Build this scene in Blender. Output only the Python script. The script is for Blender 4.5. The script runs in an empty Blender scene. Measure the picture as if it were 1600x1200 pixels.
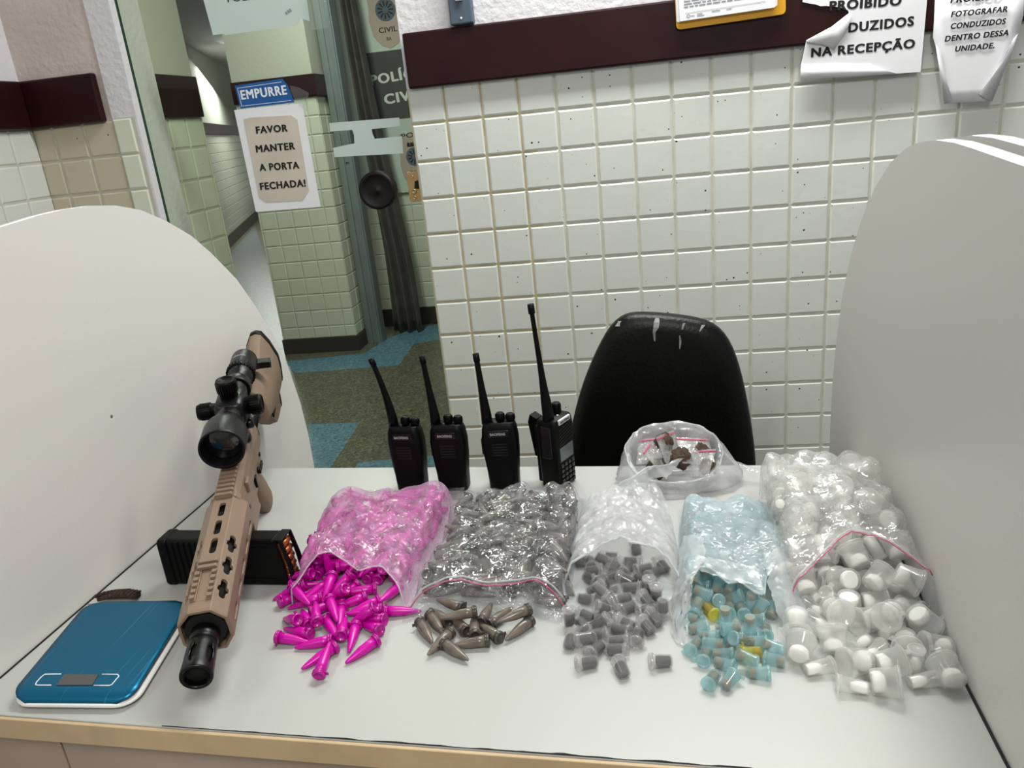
import bpy, bmesh, math, random
import numpy as np
from mathutils import Vector, Matrix, Quaternion, noise
C = bpy.context.scene.collection
SC = bpy.context.scene
PI = math.pi
rnd = random.Random(4)

# ---------------------------------------------------------------- camera
F = 1203.9                                    # focal length in pixels of the 1600x1200 frame
CAM = Vector((0.574563, -2.171020, 1.338011))
RX = Vector((0.986168, 0.134499, -0.096863))   # image right
RY = Vector((-0.046833, -0.334468, -0.941243)) # image down
RZ = Vector((-0.158994, 0.932760, -0.323543))  # view direction
cd = bpy.data.cameras.new('camera'); cam = bpy.data.objects.new('camera', cd); C.objects.link(cam)
m = Matrix((RX, -RY, -RZ)).transposed().to_4x4(); m.translation = CAM
cam.matrix_world = m
cd.sensor_width = 36.0; cd.lens = F / 1600 * 36.0; cd.clip_start = 0.02; cd.clip_end = 60
SC.camera = cam
# ---------------------------------------------------------------- light and exposure
w = bpy.data.worlds.new('world'); SC.world = w; w.use_nodes = True
w.node_tree.nodes['Background'].inputs[0].default_value = (0.97, 0.98, 1.0, 1)
w.node_tree.nodes['Background'].inputs[1].default_value = 0.24
def area(name, loc, size, power, rot=(0, 0, 0), col=(1, 1, 1)):
    l = bpy.data.lights.new(name, 'AREA'); l.shape = 'RECTANGLE'; l.size, l.size_y = size
    l.energy = power; l.color = col
    o = bpy.data.objects.new(name, l); C.objects.link(o); o.location = loc; o.rotation_euler = rot
    return o
area('ceiling_tube_and_fill_light', (0.80, -0.38, 2.66), (1.25, 0.25), 31, col=(0.98, 1.0, 0.96))
area('ceiling_tube_and_fill_light', (-0.8, -3.2, 2.66), (0.25, 1.25), 9, col=(1.0, 0.98, 0.93))  # fill light added behind the camera to lift the desk's front edge
area('ceiling_tube_and_fill_light', (1.0, -3.0, 2.66), (0.25, 1.25), 34, col=(1.0, 0.98, 0.93))  # second added fill from behind, brightening the wall and left screen
area('ceiling_tube_and_fill_light', (-0.9, 1.5, 2.66), (0.25, 1.25), 24, col=(0.95, 1.0, 0.96))
area('corridor_window_light', (-5.0, 9.5, 2.6), (1.5, 1.5), 120, rot=(0, -0.5, 0), col=(0.95, 0.96, 1.0))
SC.view_settings.view_transform = 'Standard'; SC.view_settings.look = 'None'
SC.view_settings.exposure = 0.42; SC.view_settings.gamma = 1.0
SC.view_settings.use_curve_mapping = False
SC.cycles.max_bounces = 14; SC.cycles.transparent_max_bounces = 40; SC.cycles.transmission_bounces = 10
SC.cycles.caustics_reflective = False; SC.cycles.caustics_refractive = False
SC.cycles.sample_clamp_indirect = 4.0
SC.cycles.use_denoising = True

# ---------------------------------------------------------------- pixel -> place
def ray(x, y): return RX * ((x - 800) / F) + RY * ((y - 600) / F) + RZ
def at(x, y, ax, v):
    d = ray(x, y); return CAM + d * ((v - CAM[ax]) / d[ax])
def onplane(x, y, p0, n):
    d = ray(x, y); return CAM + d * ((p0 - CAM).dot(n) / d.dot(n))

# ---------------------------------------------------------------- materials
def new_mat(name):
    mt = bpy.data.materials.new(name); mt.use_nodes = True
    nt = mt.node_tree; return mt, nt, nt.nodes['Principled BSDF']
def srgb(h):
    if isinstance(h, str): h = [int(h[i:i+2], 16) / 255 for i in (0, 2, 4)]
    return tuple(c / 12.92 if c <= .04045 else ((c + .055) / 1.055) ** 2.4 for c in h) + (1,)
def mat(name, col, rough=.5, metal=0, spec=.5, bump=0, bscale=50, var=0, vscale=8, coat=0, dots=None):
    mt, nt, b = new_mat(name)
    c = srgb(col); b.inputs['Base Color'].default_value = c
    b.inputs['Roughness'].default_value = rough; b.inputs['Metallic'].default_value = metal
    b.inputs['Specular IOR Level'].default_value = spec
    if coat: b.inputs['Coat Weight'].default_value = coat; b.inputs['Coat Roughness'].default_value = .15
    tc = nt.nodes.new('ShaderNodeTexCoord')
    if bump:
        n = nt.nodes.new('ShaderNodeTexNoise'); n.inputs['Scale'].default_value = bscale; n.inputs['Detail'].default_value = 4
        nt.links.new(tc.outputs['Object'], n.inputs['Vector'])
        bp = nt.nodes.new('ShaderNodeBump'); bp.inputs['Strength'].default_value = bump; bp.inputs['Distance'].default_value = .004
        nt.links.new(n.outputs['Fac'], bp.inputs['Height']); nt.links.new(bp.outputs['Normal'], b.inputs['Normal'])
    last = None
    if var:
        n = nt.nodes.new('ShaderNodeTexNoise'); n.inputs['Scale'].default_value = vscale; n.inputs['Detail'].default_value = 6
        nt.links.new(tc.outputs['Object'], n.inputs['Vector'])
        r = nt.nodes.new('ShaderNodeValToRGB')
        r.color_ramp.elements[0].position = .3; r.color_ramp.elements[1].position = .7
        r.color_ramp.elements[0].color = tuple(max(0, x * (1 - var)) for x in c[:3]) + (1,)
        r.color_ramp.elements[1].color = tuple(min(1, x * (1 + var)) for x in c[:3]) + (1,)
        nt.links.new(n.outputs['Fac'], r.inputs[0]); last = r.outputs[0]
    if dots:                                   # specks of dirt: (scale, threshold, colour)
        v = nt.nodes.new('ShaderNodeTexVoronoi'); v.inputs['Scale'].default_value = dots[0]
        nt.links.new(tc.outputs['Object'], v.inputs['Vector'])
        sep = nt.nodes.new('ShaderNodeSeparateColor'); nt.links.new(v.outputs['Color'], sep.inputs[0])
        mu = nt.nodes.new('ShaderNodeMath'); mu.operation = 'MULTIPLY'; mu.inputs[1].default_value = dots[1]
        p = nt.nodes.new('ShaderNodeMath'); p.operation = 'POWER'; p.inputs[1].default_value = 4
        nt.links.new(sep.outputs[0], p.inputs[0]); nt.links.new(p.outputs[0], mu.inputs[0])
        lt = nt.nodes.new('ShaderNodeMath'); lt.operation = 'LESS_THAN'
        nt.links.new(v.outputs['Distance'], lt.inputs[0]); nt.links.new(mu.outputs[0], lt.inputs[1])
        mx = nt.nodes.new('ShaderNodeMix'); mx.data_type = 'RGBA'
        nt.links.new(lt.outputs[0], mx.inputs['Factor'])
        if last: nt.links.new(last, mx.inputs['A'])
        else: mx.inputs['A'].default_value = c
        mx.inputs['B'].default_value = srgb(dots[2]); last = mx.outputs['Result']
    if last: nt.links.new(last, b.inputs['Base Color'])
    return mt
def emit_free_film(name, tint, white, gloss=.22, rough=.12, bump=.6, bscale=45, wcol=(1, 1, 1), wvar=.25):
    """thin plastic film: clear tinted transmission, a milky share, and a crinkled gloss"""
    mt, nt, b = new_mat(name); nt.nodes.remove(b)
    out = nt.nodes['Material Output']
    N = nt.nodes.new; L = nt.links.new
    tr = N('ShaderNodeBsdfTransparent'); tr.inputs[0].default_value = tuple(tint) + (1,)
    gl = N('ShaderNodeBsdfGlossy'); gl.inputs['Roughness'].default_value = rough
    df = N('ShaderNodeBsdfDiffuse'); df.inputs[0].default_value = tuple(wcol) + (1,)
    tl = N('ShaderNodeBsdfTranslucent'); tl.inputs[0].default_value = tuple(wcol) + (1,)
    m0 = N('ShaderNodeMixShader'); m0.inputs[0].default_value = .45; L(df.outputs[0], m0.inputs[1]); L(tl.outputs[0], m0.inputs[2])
    tc = N('ShaderNodeTexCoord')
    n1 = N('ShaderNodeTexNoise'); n1.inputs['Scale'].default_value = bscale; n1.inputs['Detail'].default_value = 5; n1.inputs['Distortion'].default_value = 1.2
    try: n1.noise_type = 'RIDGED_MULTIFRACTAL'
    except Exception: pass
    L(tc.outputs['Object'], n1.inputs['Vector'])
    n2 = N('ShaderNodeTexNoise'); n2.inputs['Scale'].default_value = bscale * .5; n2.inputs['Detail'].default_value = 3
    L(tc.outputs['Object'], n2.inputs['Vector'])
    bp = N('ShaderNodeBump'); bp.inputs['Strength'].default_value = bump; bp.inputs['Distance'].default_value = .004
    L(n1.outputs['Fac'], bp.inputs['Height'])
    for s in (gl, df): L(bp.outputs[0], s.inputs['Normal'])
    mr = N('ShaderNodeMapRange'); mr.inputs['From Min'].default_value = .3; mr.inputs['From Max'].default_value = .7
    mr.inputs['To Min'].default_value = max(0, white - wvar); mr.inputs['To Max'].default_value = min(1, white + wvar)
    L(n2.outputs['Fac'], mr.inputs['Value'])
    m1 = N('ShaderNodeMixShader'); L(mr.outputs[0], m1.inputs[0]); L(tr.outputs[0], m1.inputs[1]); L(m0.outputs[0], m1.inputs[2])
    lw = N('ShaderNodeLayerWeight'); lw.inputs['Blend'].default_value = .5
    pw = N('ShaderNodeMath'); pw.operation = 'POWER'; pw.inputs[1].default_value = 4; L(lw.outputs['Facing'], pw.inputs[0])
    ma = N('ShaderNodeMath'); ma.operation = 'MULTIPLY_ADD'; ma.inputs[1].default_value = .3; ma.inputs[2].default_value = gloss
    ma.use_clamp = True
    L(pw.outputs[0], ma.inputs[0])
    m2 = N('ShaderNodeMixShader'); L(ma.outputs[0], m2.inputs[0]); L(m1.outputs[0], m2.inputs[1]); L(gl.outputs[0], m2.inputs[2])
    L(m2.outputs[0], out.inputs[0])
    return mt
def clear_mat(name, tint, gloss=.06, rough=.05, white=0.0, wcol=(1, 1, 1), edge=.35):
    mt, nt, b = new_mat(name); nt.nodes.remove(b); N = nt.nodes.new; L = nt.links.new
    tr = N('ShaderNodeBsdfTransparent'); tr.inputs[0].default_value = tuple(tint) + (1,)
    gl = N('ShaderNodeBsdfGlossy'); gl.inputs['Roughness'].default_value = rough
    df = N('ShaderNodeBsdfDiffuse'); df.inputs[0].default_value = tuple(wcol) + (1,)
    tl = N('ShaderNodeBsdfTranslucent'); tl.inputs[0].default_value = tuple(wcol) + (1,)
    m0 = N('ShaderNodeMixShader'); m0.inputs[0].default_value = .5; L(df.outputs[0], m0.inputs[1]); L(tl.outputs[0], m0.inputs[2])
    m1 = N('ShaderNodeMixShader'); m1.inputs[0].default_value = white; L(tr.outputs[0], m1.inputs[1]); L(m0.outputs[0], m1.inputs[2])
    fr = N('ShaderNodeLayerWeight'); fr.inputs['Blend'].default_value = .5
    pw = N('ShaderNodeMath'); pw.operation = 'POWER'; pw.inputs[1].default_value = 4; L(fr.outputs['Facing'], pw.inputs[0])
    ma = N('ShaderNodeMath'); ma.operation = 'MULTIPLY_ADD'; ma.inputs[1].default_value = edge; ma.inputs[2].default_value = gloss; ma.use_clamp = True; L(pw.outputs[0], ma.inputs[0])
    m2 = N('ShaderNodeMixShader'); L(ma.outputs[0], m2.inputs[0]); L(m1.outputs[0], m2.inputs[1]); L(gl.outputs[0], m2.inputs[2])
    L(m2.outputs[0], nt.nodes['Material Output'].inputs[0])
    return mt
def terrazzo(name, base, chip, chip2):
    mt, nt, b = new_mat(name); N = nt.nodes.new; L = nt.links.new
    tc = N('ShaderNodeTexCoord'); v = N('ShaderNodeTexVoronoi'); v.inputs['Scale'].default_value = 90
    L(tc.outputs['Object'], v.inputs['Vector'])
    sep = N('ShaderNodeSeparateColor'); L(v.outputs['Color'], sep.inputs[0])
    r = N('ShaderNodeValToRGB'); r.color_ramp.interpolation = 'CONSTANT'
    r.color_ramp.elements[0].color = srgb(base); r.color_ramp.elements[1].position = .62; r.color_ramp.elements[1].color = srgb(chip)
    e = r.color_ramp.elements.new(.85); e.color = srgb(chip2)
    L(sep.outputs[0], r.inputs[0]); L(r.outputs[0], b.inputs['Base Color']); b.inputs['Roughness'].default_value = .35
    return mt
def scratched(name, col, scol):
    mt, nt, b = new_mat(name); N = nt.nodes.new; L = nt.links.new
    tc = N('ShaderNodeTexCoord'); mp = N('ShaderNodeMapping'); mp.inputs['Scale'].default_value = (160, 5, 1); mp.inputs['Rotation'].default_value = (0, 0, -.35)
    L(tc.outputs['Object'], mp.inputs[0]); n = N('ShaderNodeTexNoise'); n.inputs['Scale'].default_value = 1; n.inputs['Detail'].default_value = 6
    L(mp.outputs[0], n.inputs['Vector'])
    r = N('ShaderNodeValToRGB'); r.color_ramp.elements[0].position = .62; r.color_ramp.elements[1].position = .85
    r.color_ramp.elements[0].color = srgb(col); r.color_ramp.elements[1].color = srgb(scol)
    L(n.outputs['Fac'], r.inputs[0]); L(r.outputs[0], b.inputs['Base Color'])
    b.inputs['Metallic'].default_value = .75; b.inputs['Roughness'].default_value = .34
    return mt
M = {}
M['plaster'] = mat('white_stucco', 'E0DEE1', .9, bump=.8, bscale=55)
M['plaster_shaded'] = mat('shaded_stucco', 'D3C6BE', .9, bump=.7, bscale=55, var=.1, vscale=5)  # shade on the wall left of the door put into the plaster colour
M['tile'] = mat('cream_glazed_tile', 'D9DCD5', .28, bump=.12, bscale=60, dots=(55, .16, '2E2A26'))
M['tile_shaded'] = mat('shaded_glazed_tile', 'C9BEA8', .3, bump=.12, bscale=60, dots=(40, .12, '3A2E26'))  # tan tone paints the same segment's shade into the tile; specks are dirt
M['tile_pale'] = mat('pale_glazed_tile', 'DCE0CE', .3, bump=.1, bscale=60, dots=(40, .06, '4A4236'))
M['grout'] = mat('pale_grout', 'C9C7BA', .9, var=.15, vscale=14)
M['grout_old'] = mat('yellowed_grout', 'BBB08C', .9, var=.2, vscale=14)
M['plaster_corridor'] = mat('corridor_stucco', 'C4C6BA', .9, bump=.3, bscale=70)
M['wood'] = mat('dark_varnished_wood', '280E0C', .38, spec=.22, var=.25, vscale=7, bump=.1, bscale=30)
M['baseboard'] = mat('dark_brown_baseboard', '2B221B', .5)
M['floor'] = terrazzo('olive_terrazzo', '5E5C4D', '77735F', '45443B')
M['floor_blue'] = terrazzo('blue_terrazzo', '5C8296', '6F95A6', '4A6B7C')
M['floor_grey'] = terrazzo('grey_terrazzo', '6C7276', '7B8184', '5A5F62')
M['ceiling'] = mat('ceiling_paint', 'DADADD', .9)
M['laminate'] = mat('white_laminate', 'AEAFAB', .38, bump=.03, bscale=300, dots=(14, .03, '6A645C'))
M['panel'] = mat('pale_grey_laminate', 'D9D7D2', .42, bump=.04, bscale=250, dots=(7, .02, '6A645C'))
M['edge_tan'] = mat('tan_edge_band', 'BFA783', .5, var=.08, vscale=20)
M['taupe'] = mat('taupe_front_panel', 'A8988A', .5)
M['white_edge'] = mat('white_edge_strip', 'EFEFEC', .35)
M['crack'] = mat('dark_gap', '15110E', .9)
M['glass'] = clear_mat('greenish_glass', (.93, .962, .90), .012, .02)
M['glass_edge'] = mat('glass_edge', '2E4A40', .15)
M['paper'] = mat('white_paper', 'EDEDF0', .8, bump=.12, bscale=18)
M['paper_back'] = mat('paper_reverse', 'DCDCDE', .8, bump=.3, bscale=14)
M['paper_thin'] = clear_mat('thin_paper', (.9, .95, .93), 0.0, .4, white=.82, wcol=(.80, .86, .84))
M['card'] = mat('aged_card', 'CFC6B8', .8, var=.08, vscale=10)
M['ink'] = mat('black_ink', '0B0B0C', .7)
M['ink_grey'] = mat('grey_print', '8A8C98', .8)
M['blue_sign'] = mat('blue_sign', '12579C', .35)
M['sign_white'] = mat('sign_white', 'E8EEF4', .4)
M['black_plastic'] = mat('black_plastic', '050505', .42, spec=.16, bump=.1, bscale=400)
M['black_gloss'] = mat('black_gloss_plastic', '060606', .22, spec=.4)
M['black_metal'] = mat('black_anodised_metal', '070708', .34, spec=.35, bump=.05, bscale=300)
M['dull_black'] = mat('dull_black', '050505', .8)
M['leather'] = mat('black_leatherette', '030303', .40, spec=.3, bump=.25, bscale=160)
M['worn'] = mat('worn_lining', '8D8C8A', .9, var=.3, vscale=60)
M['tan_metal'] = mat('flat_dark_earth', '85705E', .45, metal=.1, var=.05, vscale=20)
M['tan_polymer'] = mat('tan_polymer', '796552', .6, bump=.08, bscale=200)
M['brass'] = mat('brass_plate', 'C0A070', .3, metal=.8)
M['copper'] = mat('copper_cartridges', 'B5633C', .3, metal=.8)
M['lens'] = mat('dark_lens', '07080C', .05, coat=1)
M['steel_grey'] = mat('blue_grey_painted_metal', '7E8888', .45, metal=.2, var=.12, vscale=5)
M['drape'] = mat('dark_taupe_cloth', '4A4740', .85, var=.3, vscale=9)
M['banner'] = mat('pale_banner', 'C6D2C8', .8, var=.05, vscale=4)
M['banner_dark'] = mat('charcoal_banner', '484A45', .8, var=.12, vscale=6)
M['shield'] = mat('beige_shield', 'B9A79A', .8)
M['crest'] = mat('slate_crest', '5A6570', .8)
M['switch_grey'] = mat('slate_switch_box', '4A5A66', .5)
M['white_plastic'] = mat('white_plastic', 'E8E8E4', .4)
M['yellow'] = mat('yellow_board', 'E2A612', .45)
M['scale_blue'] = scratched('teal_brushed_metal', '0C6488', '4A9CBC')
M['lcd'] = mat('grey_lcd', '4A4746', .2)
M['red'] = mat('red_zip', 'C8587A', .5)
M['pink'] = mat('magenta_plastic', 'C4009C', .32, spec=.45)
M['pink2'] = mat('magenta_plastic_cap', 'B0008C', .25, spec=.6)
M['smoke'] = mat('smoky_grey_plastic', '6A6158', .24, spec=.5, var=.25, vscale=60)
M['smoke2'] = mat('smoky_grey_cap', '453F3A', .25, spec=.6)
M['shell_clear'] = clear_mat('clear_vial_plastic', (.93, .92, .91), .06, .12, white=.24, wcol=(.86, .86, .86), edge=.5)
M['dark_powder'] = mat('dark_contents', '3A3532', .9, bump=.4, bscale=500, var=.3, vscale=300)
M['shell_blue'] = clear_mat('aqua_vial_plastic', (.78, .92, .93), .05, .12, white=.34, wcol=(.62, .82, .84))
M['shell_yellow'] = clear_mat('yellow_vial_plastic', (.97, .95, .5), .05, .12, white=.4, wcol=(.9, .85, .25))
M['brown_powder'] = mat('brown_contents', 'A8784F', .9, bump=.4, bscale=500, var=.3, vscale=300)
M['shell_white'] = clear_mat('frosted_vial_plastic', (.985, .985, .98), .04, .14, white=.30, wcol=(.95, .95, .93), edge=.25)
M['white_powder'] = mat('white_contents', 'F7F6F2', .9, bump=.3, bscale=300)
M['film_clear'] = emit_free_film('clear_bag_film', (.895, .91, .93), .13, .09, .09, .7, 100, wvar=.12)
M['film_pink'] = emit_free_film('hazy_bag_film', (.985, .95, .985), .40, .06, .17, .75, 110, wcol=(.88, .56, .80), wvar=.14)
M['film_white'] = emit_free_film('milky_bag_film', (.96, .96, .965), .46, .05, .22, .6, 70, wcol=(.88, .88, .89), wvar=.16)
M['film_back'] = emit_free_film('open_back_bag_film', (.94, .94, .945), .34, .05, .2, .6, 45, wcol=(.85, .85, .86), wvar=.18)
M['film_blue'] = emit_free_film('pale_blue_bag_film', (.88, .94, .96), .66, .05, .22, .6, 80, wcol=(.66, .76, .80), wvar=.12)
M['film_collar'] = emit_free_film('white_bag_collar', (.96, .965, .97), .48, .04, .25, .5, 40, wcol=(.86, .89, .90), wvar=.18)
M['film_big'] = emit_free_film('clear_bulk_bag_film', (.99, .99, .985), .26, .08, .1, .7, 80, wcol=(.95, .95, .93), wvar=.16)
M['acrylic'] = clear_mat('clear_acrylic', (.93, .96, .94), .04, .05, white=.06)
M['herb'] = mat('brown_dried_matter', '4B3D30', .95, bump=1, bscale=250, var=.4, vscale=120)
M['strap'] = mat('dark_brown_braid', '3A271D', .7, bump=1, bscale=260, var=.4, vscale=150)
# ---------------------------------------------------------------- mesh helpers
class MB:
    def __init__(s): s.v = []; s.f = []; s.mi = []; s.sm = []
    def add(s, vs, fs, mi=0, smooth=False, T=None):
        n = len(s.v)
        for p in vs:
            p = Vector(p)
            if T is not None: p = T @ p
            s.v.append(tuple(p))
        for f in fs: s.f.append(tuple(i + n for i in f)); s.mi.append(mi); s.sm.append(smooth)
        return s
    def box(s, lo, hi, mi=0, T=None):
        (a, b, c), (d, e, g) = lo, hi
        vs = [(x, y, z) for x in (a, d) for y in (b, e) for z in (c, g)]
        return s.add(vs, [(0, 1, 3, 2), (4, 6, 7, 5), (0, 4, 5, 1), (2, 3, 7, 6), (0, 2, 6, 4), (1, 5, 7, 3)], mi, False, T)
    def lathe(s, prof, n=20, mi=0, T=None, cap=True, smooth=True):
        vs = []; fs = []
        for r, z in prof:
            for i in range(n): a = 2 * PI * i / n; vs.append((r * math.cos(a), r * math.sin(a), z))
        for j in range(len(prof) - 1):
            for i in range(n): fs.append((j*n+i, j*n+(i+1) % n, (j+1)*n+(i+1) % n, (j+1)*n+i))
        s.add(vs, fs, mi, smooth, T)
        if cap:
            base = len(s.v) - len(vs); m = len(prof) - 1
            s.f.append(tuple(base + i for i in range(n))[::-1]); s.mi.append(mi); s.sm.append(False)
            s.f.append(tuple(base + m*n + i for i in range(n))); s.mi.append(mi); s.sm.append(False)
        return s
    def tube(s, pts, rad, n=10, mi=0, T=None, flat=1.0):
        pts = [Vector(p) for p in pts]
        if not isinstance(rad, (list, tuple)): rad = [rad] * len(pts)
        vs = []; fs = []; ref = Vector((0, 0, 1))
        for k, p in enumerate(pts):
            d = (pts[min(k+1, len(pts)-1)] - pts[max(k-1, 0)]).normalized()
            if abs(d.dot(ref)) > .95: ref = Vector((1, 0, 0))
            a = d.cross(ref).normalized(); b = a.cross(d)
            for i in range(n):
                t = 2 * PI * i / n; vs.append(p + a * (rad[k] * math.cos(t)) + b * (rad[k] * flat * math.sin(t)))
        for j in range(len(pts) - 1):
            for i in range(n): fs.append((j*n+i, j*n+(i+1) % n, (j+1)*n+(i+1) % n, (j+1)*n+i))
        m = len(pts) - 1
        fs.append(tuple(range(n))[::-1]); fs.append(tuple(m*n+i for i in range(n)))
        return s.add(vs, fs, mi, True, T)
    def loft(s, secs, mi=0, T=None, smooth=True, cap=True, close=True):
        n = len(secs[0]); vs = [p for q in secs for p in q]; fs = []
        for j in range(len(secs) - 1):
            for i in range(n if close else n - 1): fs.append((j*n+i, j*n+(i+1) % n, (j+1)*n+(i+1) % n, (j+1)*n+i))
        if cap: fs.append(tuple(range(n))[::-1]); fs.append(tuple((len(secs)-1)*n+i for i in range(n)))
        return s.add(vs, fs, mi, smooth, T)
    def prism(s, poly, d, mi=0, T=None):
        """polygon of 3-D points pushed along vector d"""
        d = Vector(d); a = [Vector(p) for p in poly]; b = [p + d for p in a]; n = len(a)
        fs = [tuple(range(n))[::-1], tuple(range(n, 2*n))] + [(i, (i+1) % n, n + (i+1) % n, n + i) for i in range(n)]
        return s.add(a + b, fs, mi, False, T)
    def grid(s, P, mi=0, smooth=True):
        nu = len(P); nv = len(P[0]); vs = [p for row in P for p in row]
        fs = [(i*nv+j, (i+1)*nv+j, (i+1)*nv+j+1, i*nv+j+1) for i in range(nu-1) for j in range(nv-1)]
        return s.add(vs, fs, mi, smooth)
    def mesh(s, name, mats):
        me = bpy.data.meshes.new(name); me.from_pydata(s.v, [], s.f)
        for mt in (mats if isinstance(mats, list) else [mats]): me.materials.append(mt)
        me.polygons.foreach_set('material_index', s.mi); me.polygons.foreach_set('use_smooth', s.sm)
        b = bmesh.new(); b.from_mesh(me); bmesh.ops.recalc_face_normals(b, faces=b.faces); b.to_mesh(me); b.free()
        me.update(); return me
    def build(s, name, mats, parent=None, bevel=0, seg=2, sub=0, solid=0):
        o = bpy.data.objects.new(name, s.mesh(name, mats)); C.objects.link(o); o.parent = parent
        if solid: md = o.modifiers.new('solid', 'SOLIDIFY'); md.thickness = solid; md.offset = 0
        if bevel:
            md = o.modifiers.new('bevel', 'BEVEL'); md.width = bevel; md.segments = seg; md.limit_method = 'ANGLE'; md.angle_limit = .6
            md.harden_normals = False
        if sub: md = o.modifiers.new('sub', 'SUBSURF'); md.levels = sub; md.render_levels = sub
        return o
def tag(o, label, cat, group=None):
    o['label'] = label; o['category'] = cat
    if group: o['group'] = group
    return o
def struct(o): o['kind'] = 'structure'; return o
def empty(name, loc=(0, 0, 0), rz=0):
    o = bpy.data.objects.new(name, None); C.objects.link(o); o.location = loc; o.rotation_euler = (0, 0, rz)
    o.empty_display_size = .02; return o
def thing(name, label, cat, loc=(0, 0, 0), rz=0, group=None): return tag(empty(name, loc, rz), label, cat, group)
def copy_tree(o, parent=None):
    c = o.copy(); C.objects.link(c)
    if parent: c.parent = parent
    for ch in list(o.children): copy_tree(ch, c)
    return c
def TR(loc, rot=(0, 0, 0)):
    from mathutils import Euler
    return Matrix.Translation(loc) @ Euler(rot).to_matrix().to_4x4()
def rrect(w, d, r, n=4):
    pts = []
    for cx, cy, a0 in ((w/2-r, d/2-r, 0), (-w/2+r, d/2-r, 90), (-w/2+r, -d/2+r, 180), (w/2-r, -d/2+r, 270)):
        for k in range(n + 1):
            a = math.radians(a0 + 90 * k / n); pts.append((cx + r * math.cos(a), cy + r * math.sin(a)))
    return pts
def fbm(x, y, z=0): return noise.fractal(Vector((x, y, z)), 1.0, 2.0, 3)

# ---- lettering
def text_mesh(body, bold=0.0, shear=0.0):   # bold: strokes thickened by overlaid shifted outlines
    cu = bpy.data.curves.new('txt', 'FONT'); cu.body = body; cu.size = 1; cu.shear = shear
    cu.extrude = 0.004; cu.resolution_u = 3; cu.space_character = 1.0 + bold * 3
    o = bpy.data.objects.new('txt', cu); C.objects.link(o)
    dg = bpy.context.evaluated_depsgraph_get(); dg.update()
    me = bpy.data.meshes.new_from_object(o.evaluated_get(dg))
    bpy.data.objects.remove(o); bpy.data.curves.remove(cu)
    if bold:
        b = bmesh.new()
        for kz, (dx, dy) in enumerate(((0, 0), (1, 0), (-1, 0), (0, .6), (0, -.6), (.7, .5), (-.7, -.5), (.7, -.5), (-.7, .5))):
            n0 = len(b.verts); b.from_mesh(me); b.verts.ensure_lookup_table()
            for v in b.verts[n0:]: v.co.x += dx * bold; v.co.y += dy * bold; v.co.z += kz * .0006
        b.to_mesh(me); b.free()
    return me
def lettering(body, origin, ux, uy, width, cap, mt, parent=None, bold=.03, shear=0, name='lettering', clip=None, local=None):
    """text with its baseline start at origin, running along ux for `width`, capitals `cap` tall along uy"""
    me = text_mesh(body, bold, shear)
    co = np.array([v.co[:] for v in me.vertices]); x0, x1 = co[:, 0].min(), co[:, 0].max()
    ux = Vector(ux).normalized(); uy = Vector(uy).normalized(); un = ux.cross(uy)
    sx = width / (x1 - x0); sy = cap / .73
    for v in me.vertices:
        v.co = Vector(origin) + ux * ((v.co.x - x0) * sx) + uy * (v.co.y * sy) + un * (v.co.z * .03 + .0003)
    if clip:
        b = bmesh.new(); b.from_mesh(me)
        bmesh.ops.bisect_plane(b, geom=b.verts[:] + b.edges[:] + b.faces[:], plane_co=clip[0], plane_no=clip[1], clear_outer=True)
        b.to_mesh(me); b.free()
    me.materials.clear(); me.materials.append(mt)
    if local is not None: me.transform(local)
    o = bpy.data.objects.new(name, me); C.objects.link(o); o.parent = parent
    return o
def text_px(body, a, b, cap_px, ax, val, mt, parent, **k):
    """baseline from photo pixel a to b on the plane axis=val"""
    A = at(*a, ax, val); B = at(*b, ax, val); T_ = at(a[0], a[1] - cap_px, ax, val)
    u = (B - A); uy = Vector((0, 0, 1)); uy = (uy - u.normalized() * uy.dot(u.normalized())).normalized()
    off = parent.matrix_world.translation if parent else Vector()
    off = Vector(parent.location) if parent else Vector()
    if k.get('clip'): k['clip'] = (k['clip'][0] - off, k['clip'][1])
    return lettering(body, A - off, u, uy, u.length, (T_ - A).length, mt, parent, **k)

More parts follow.
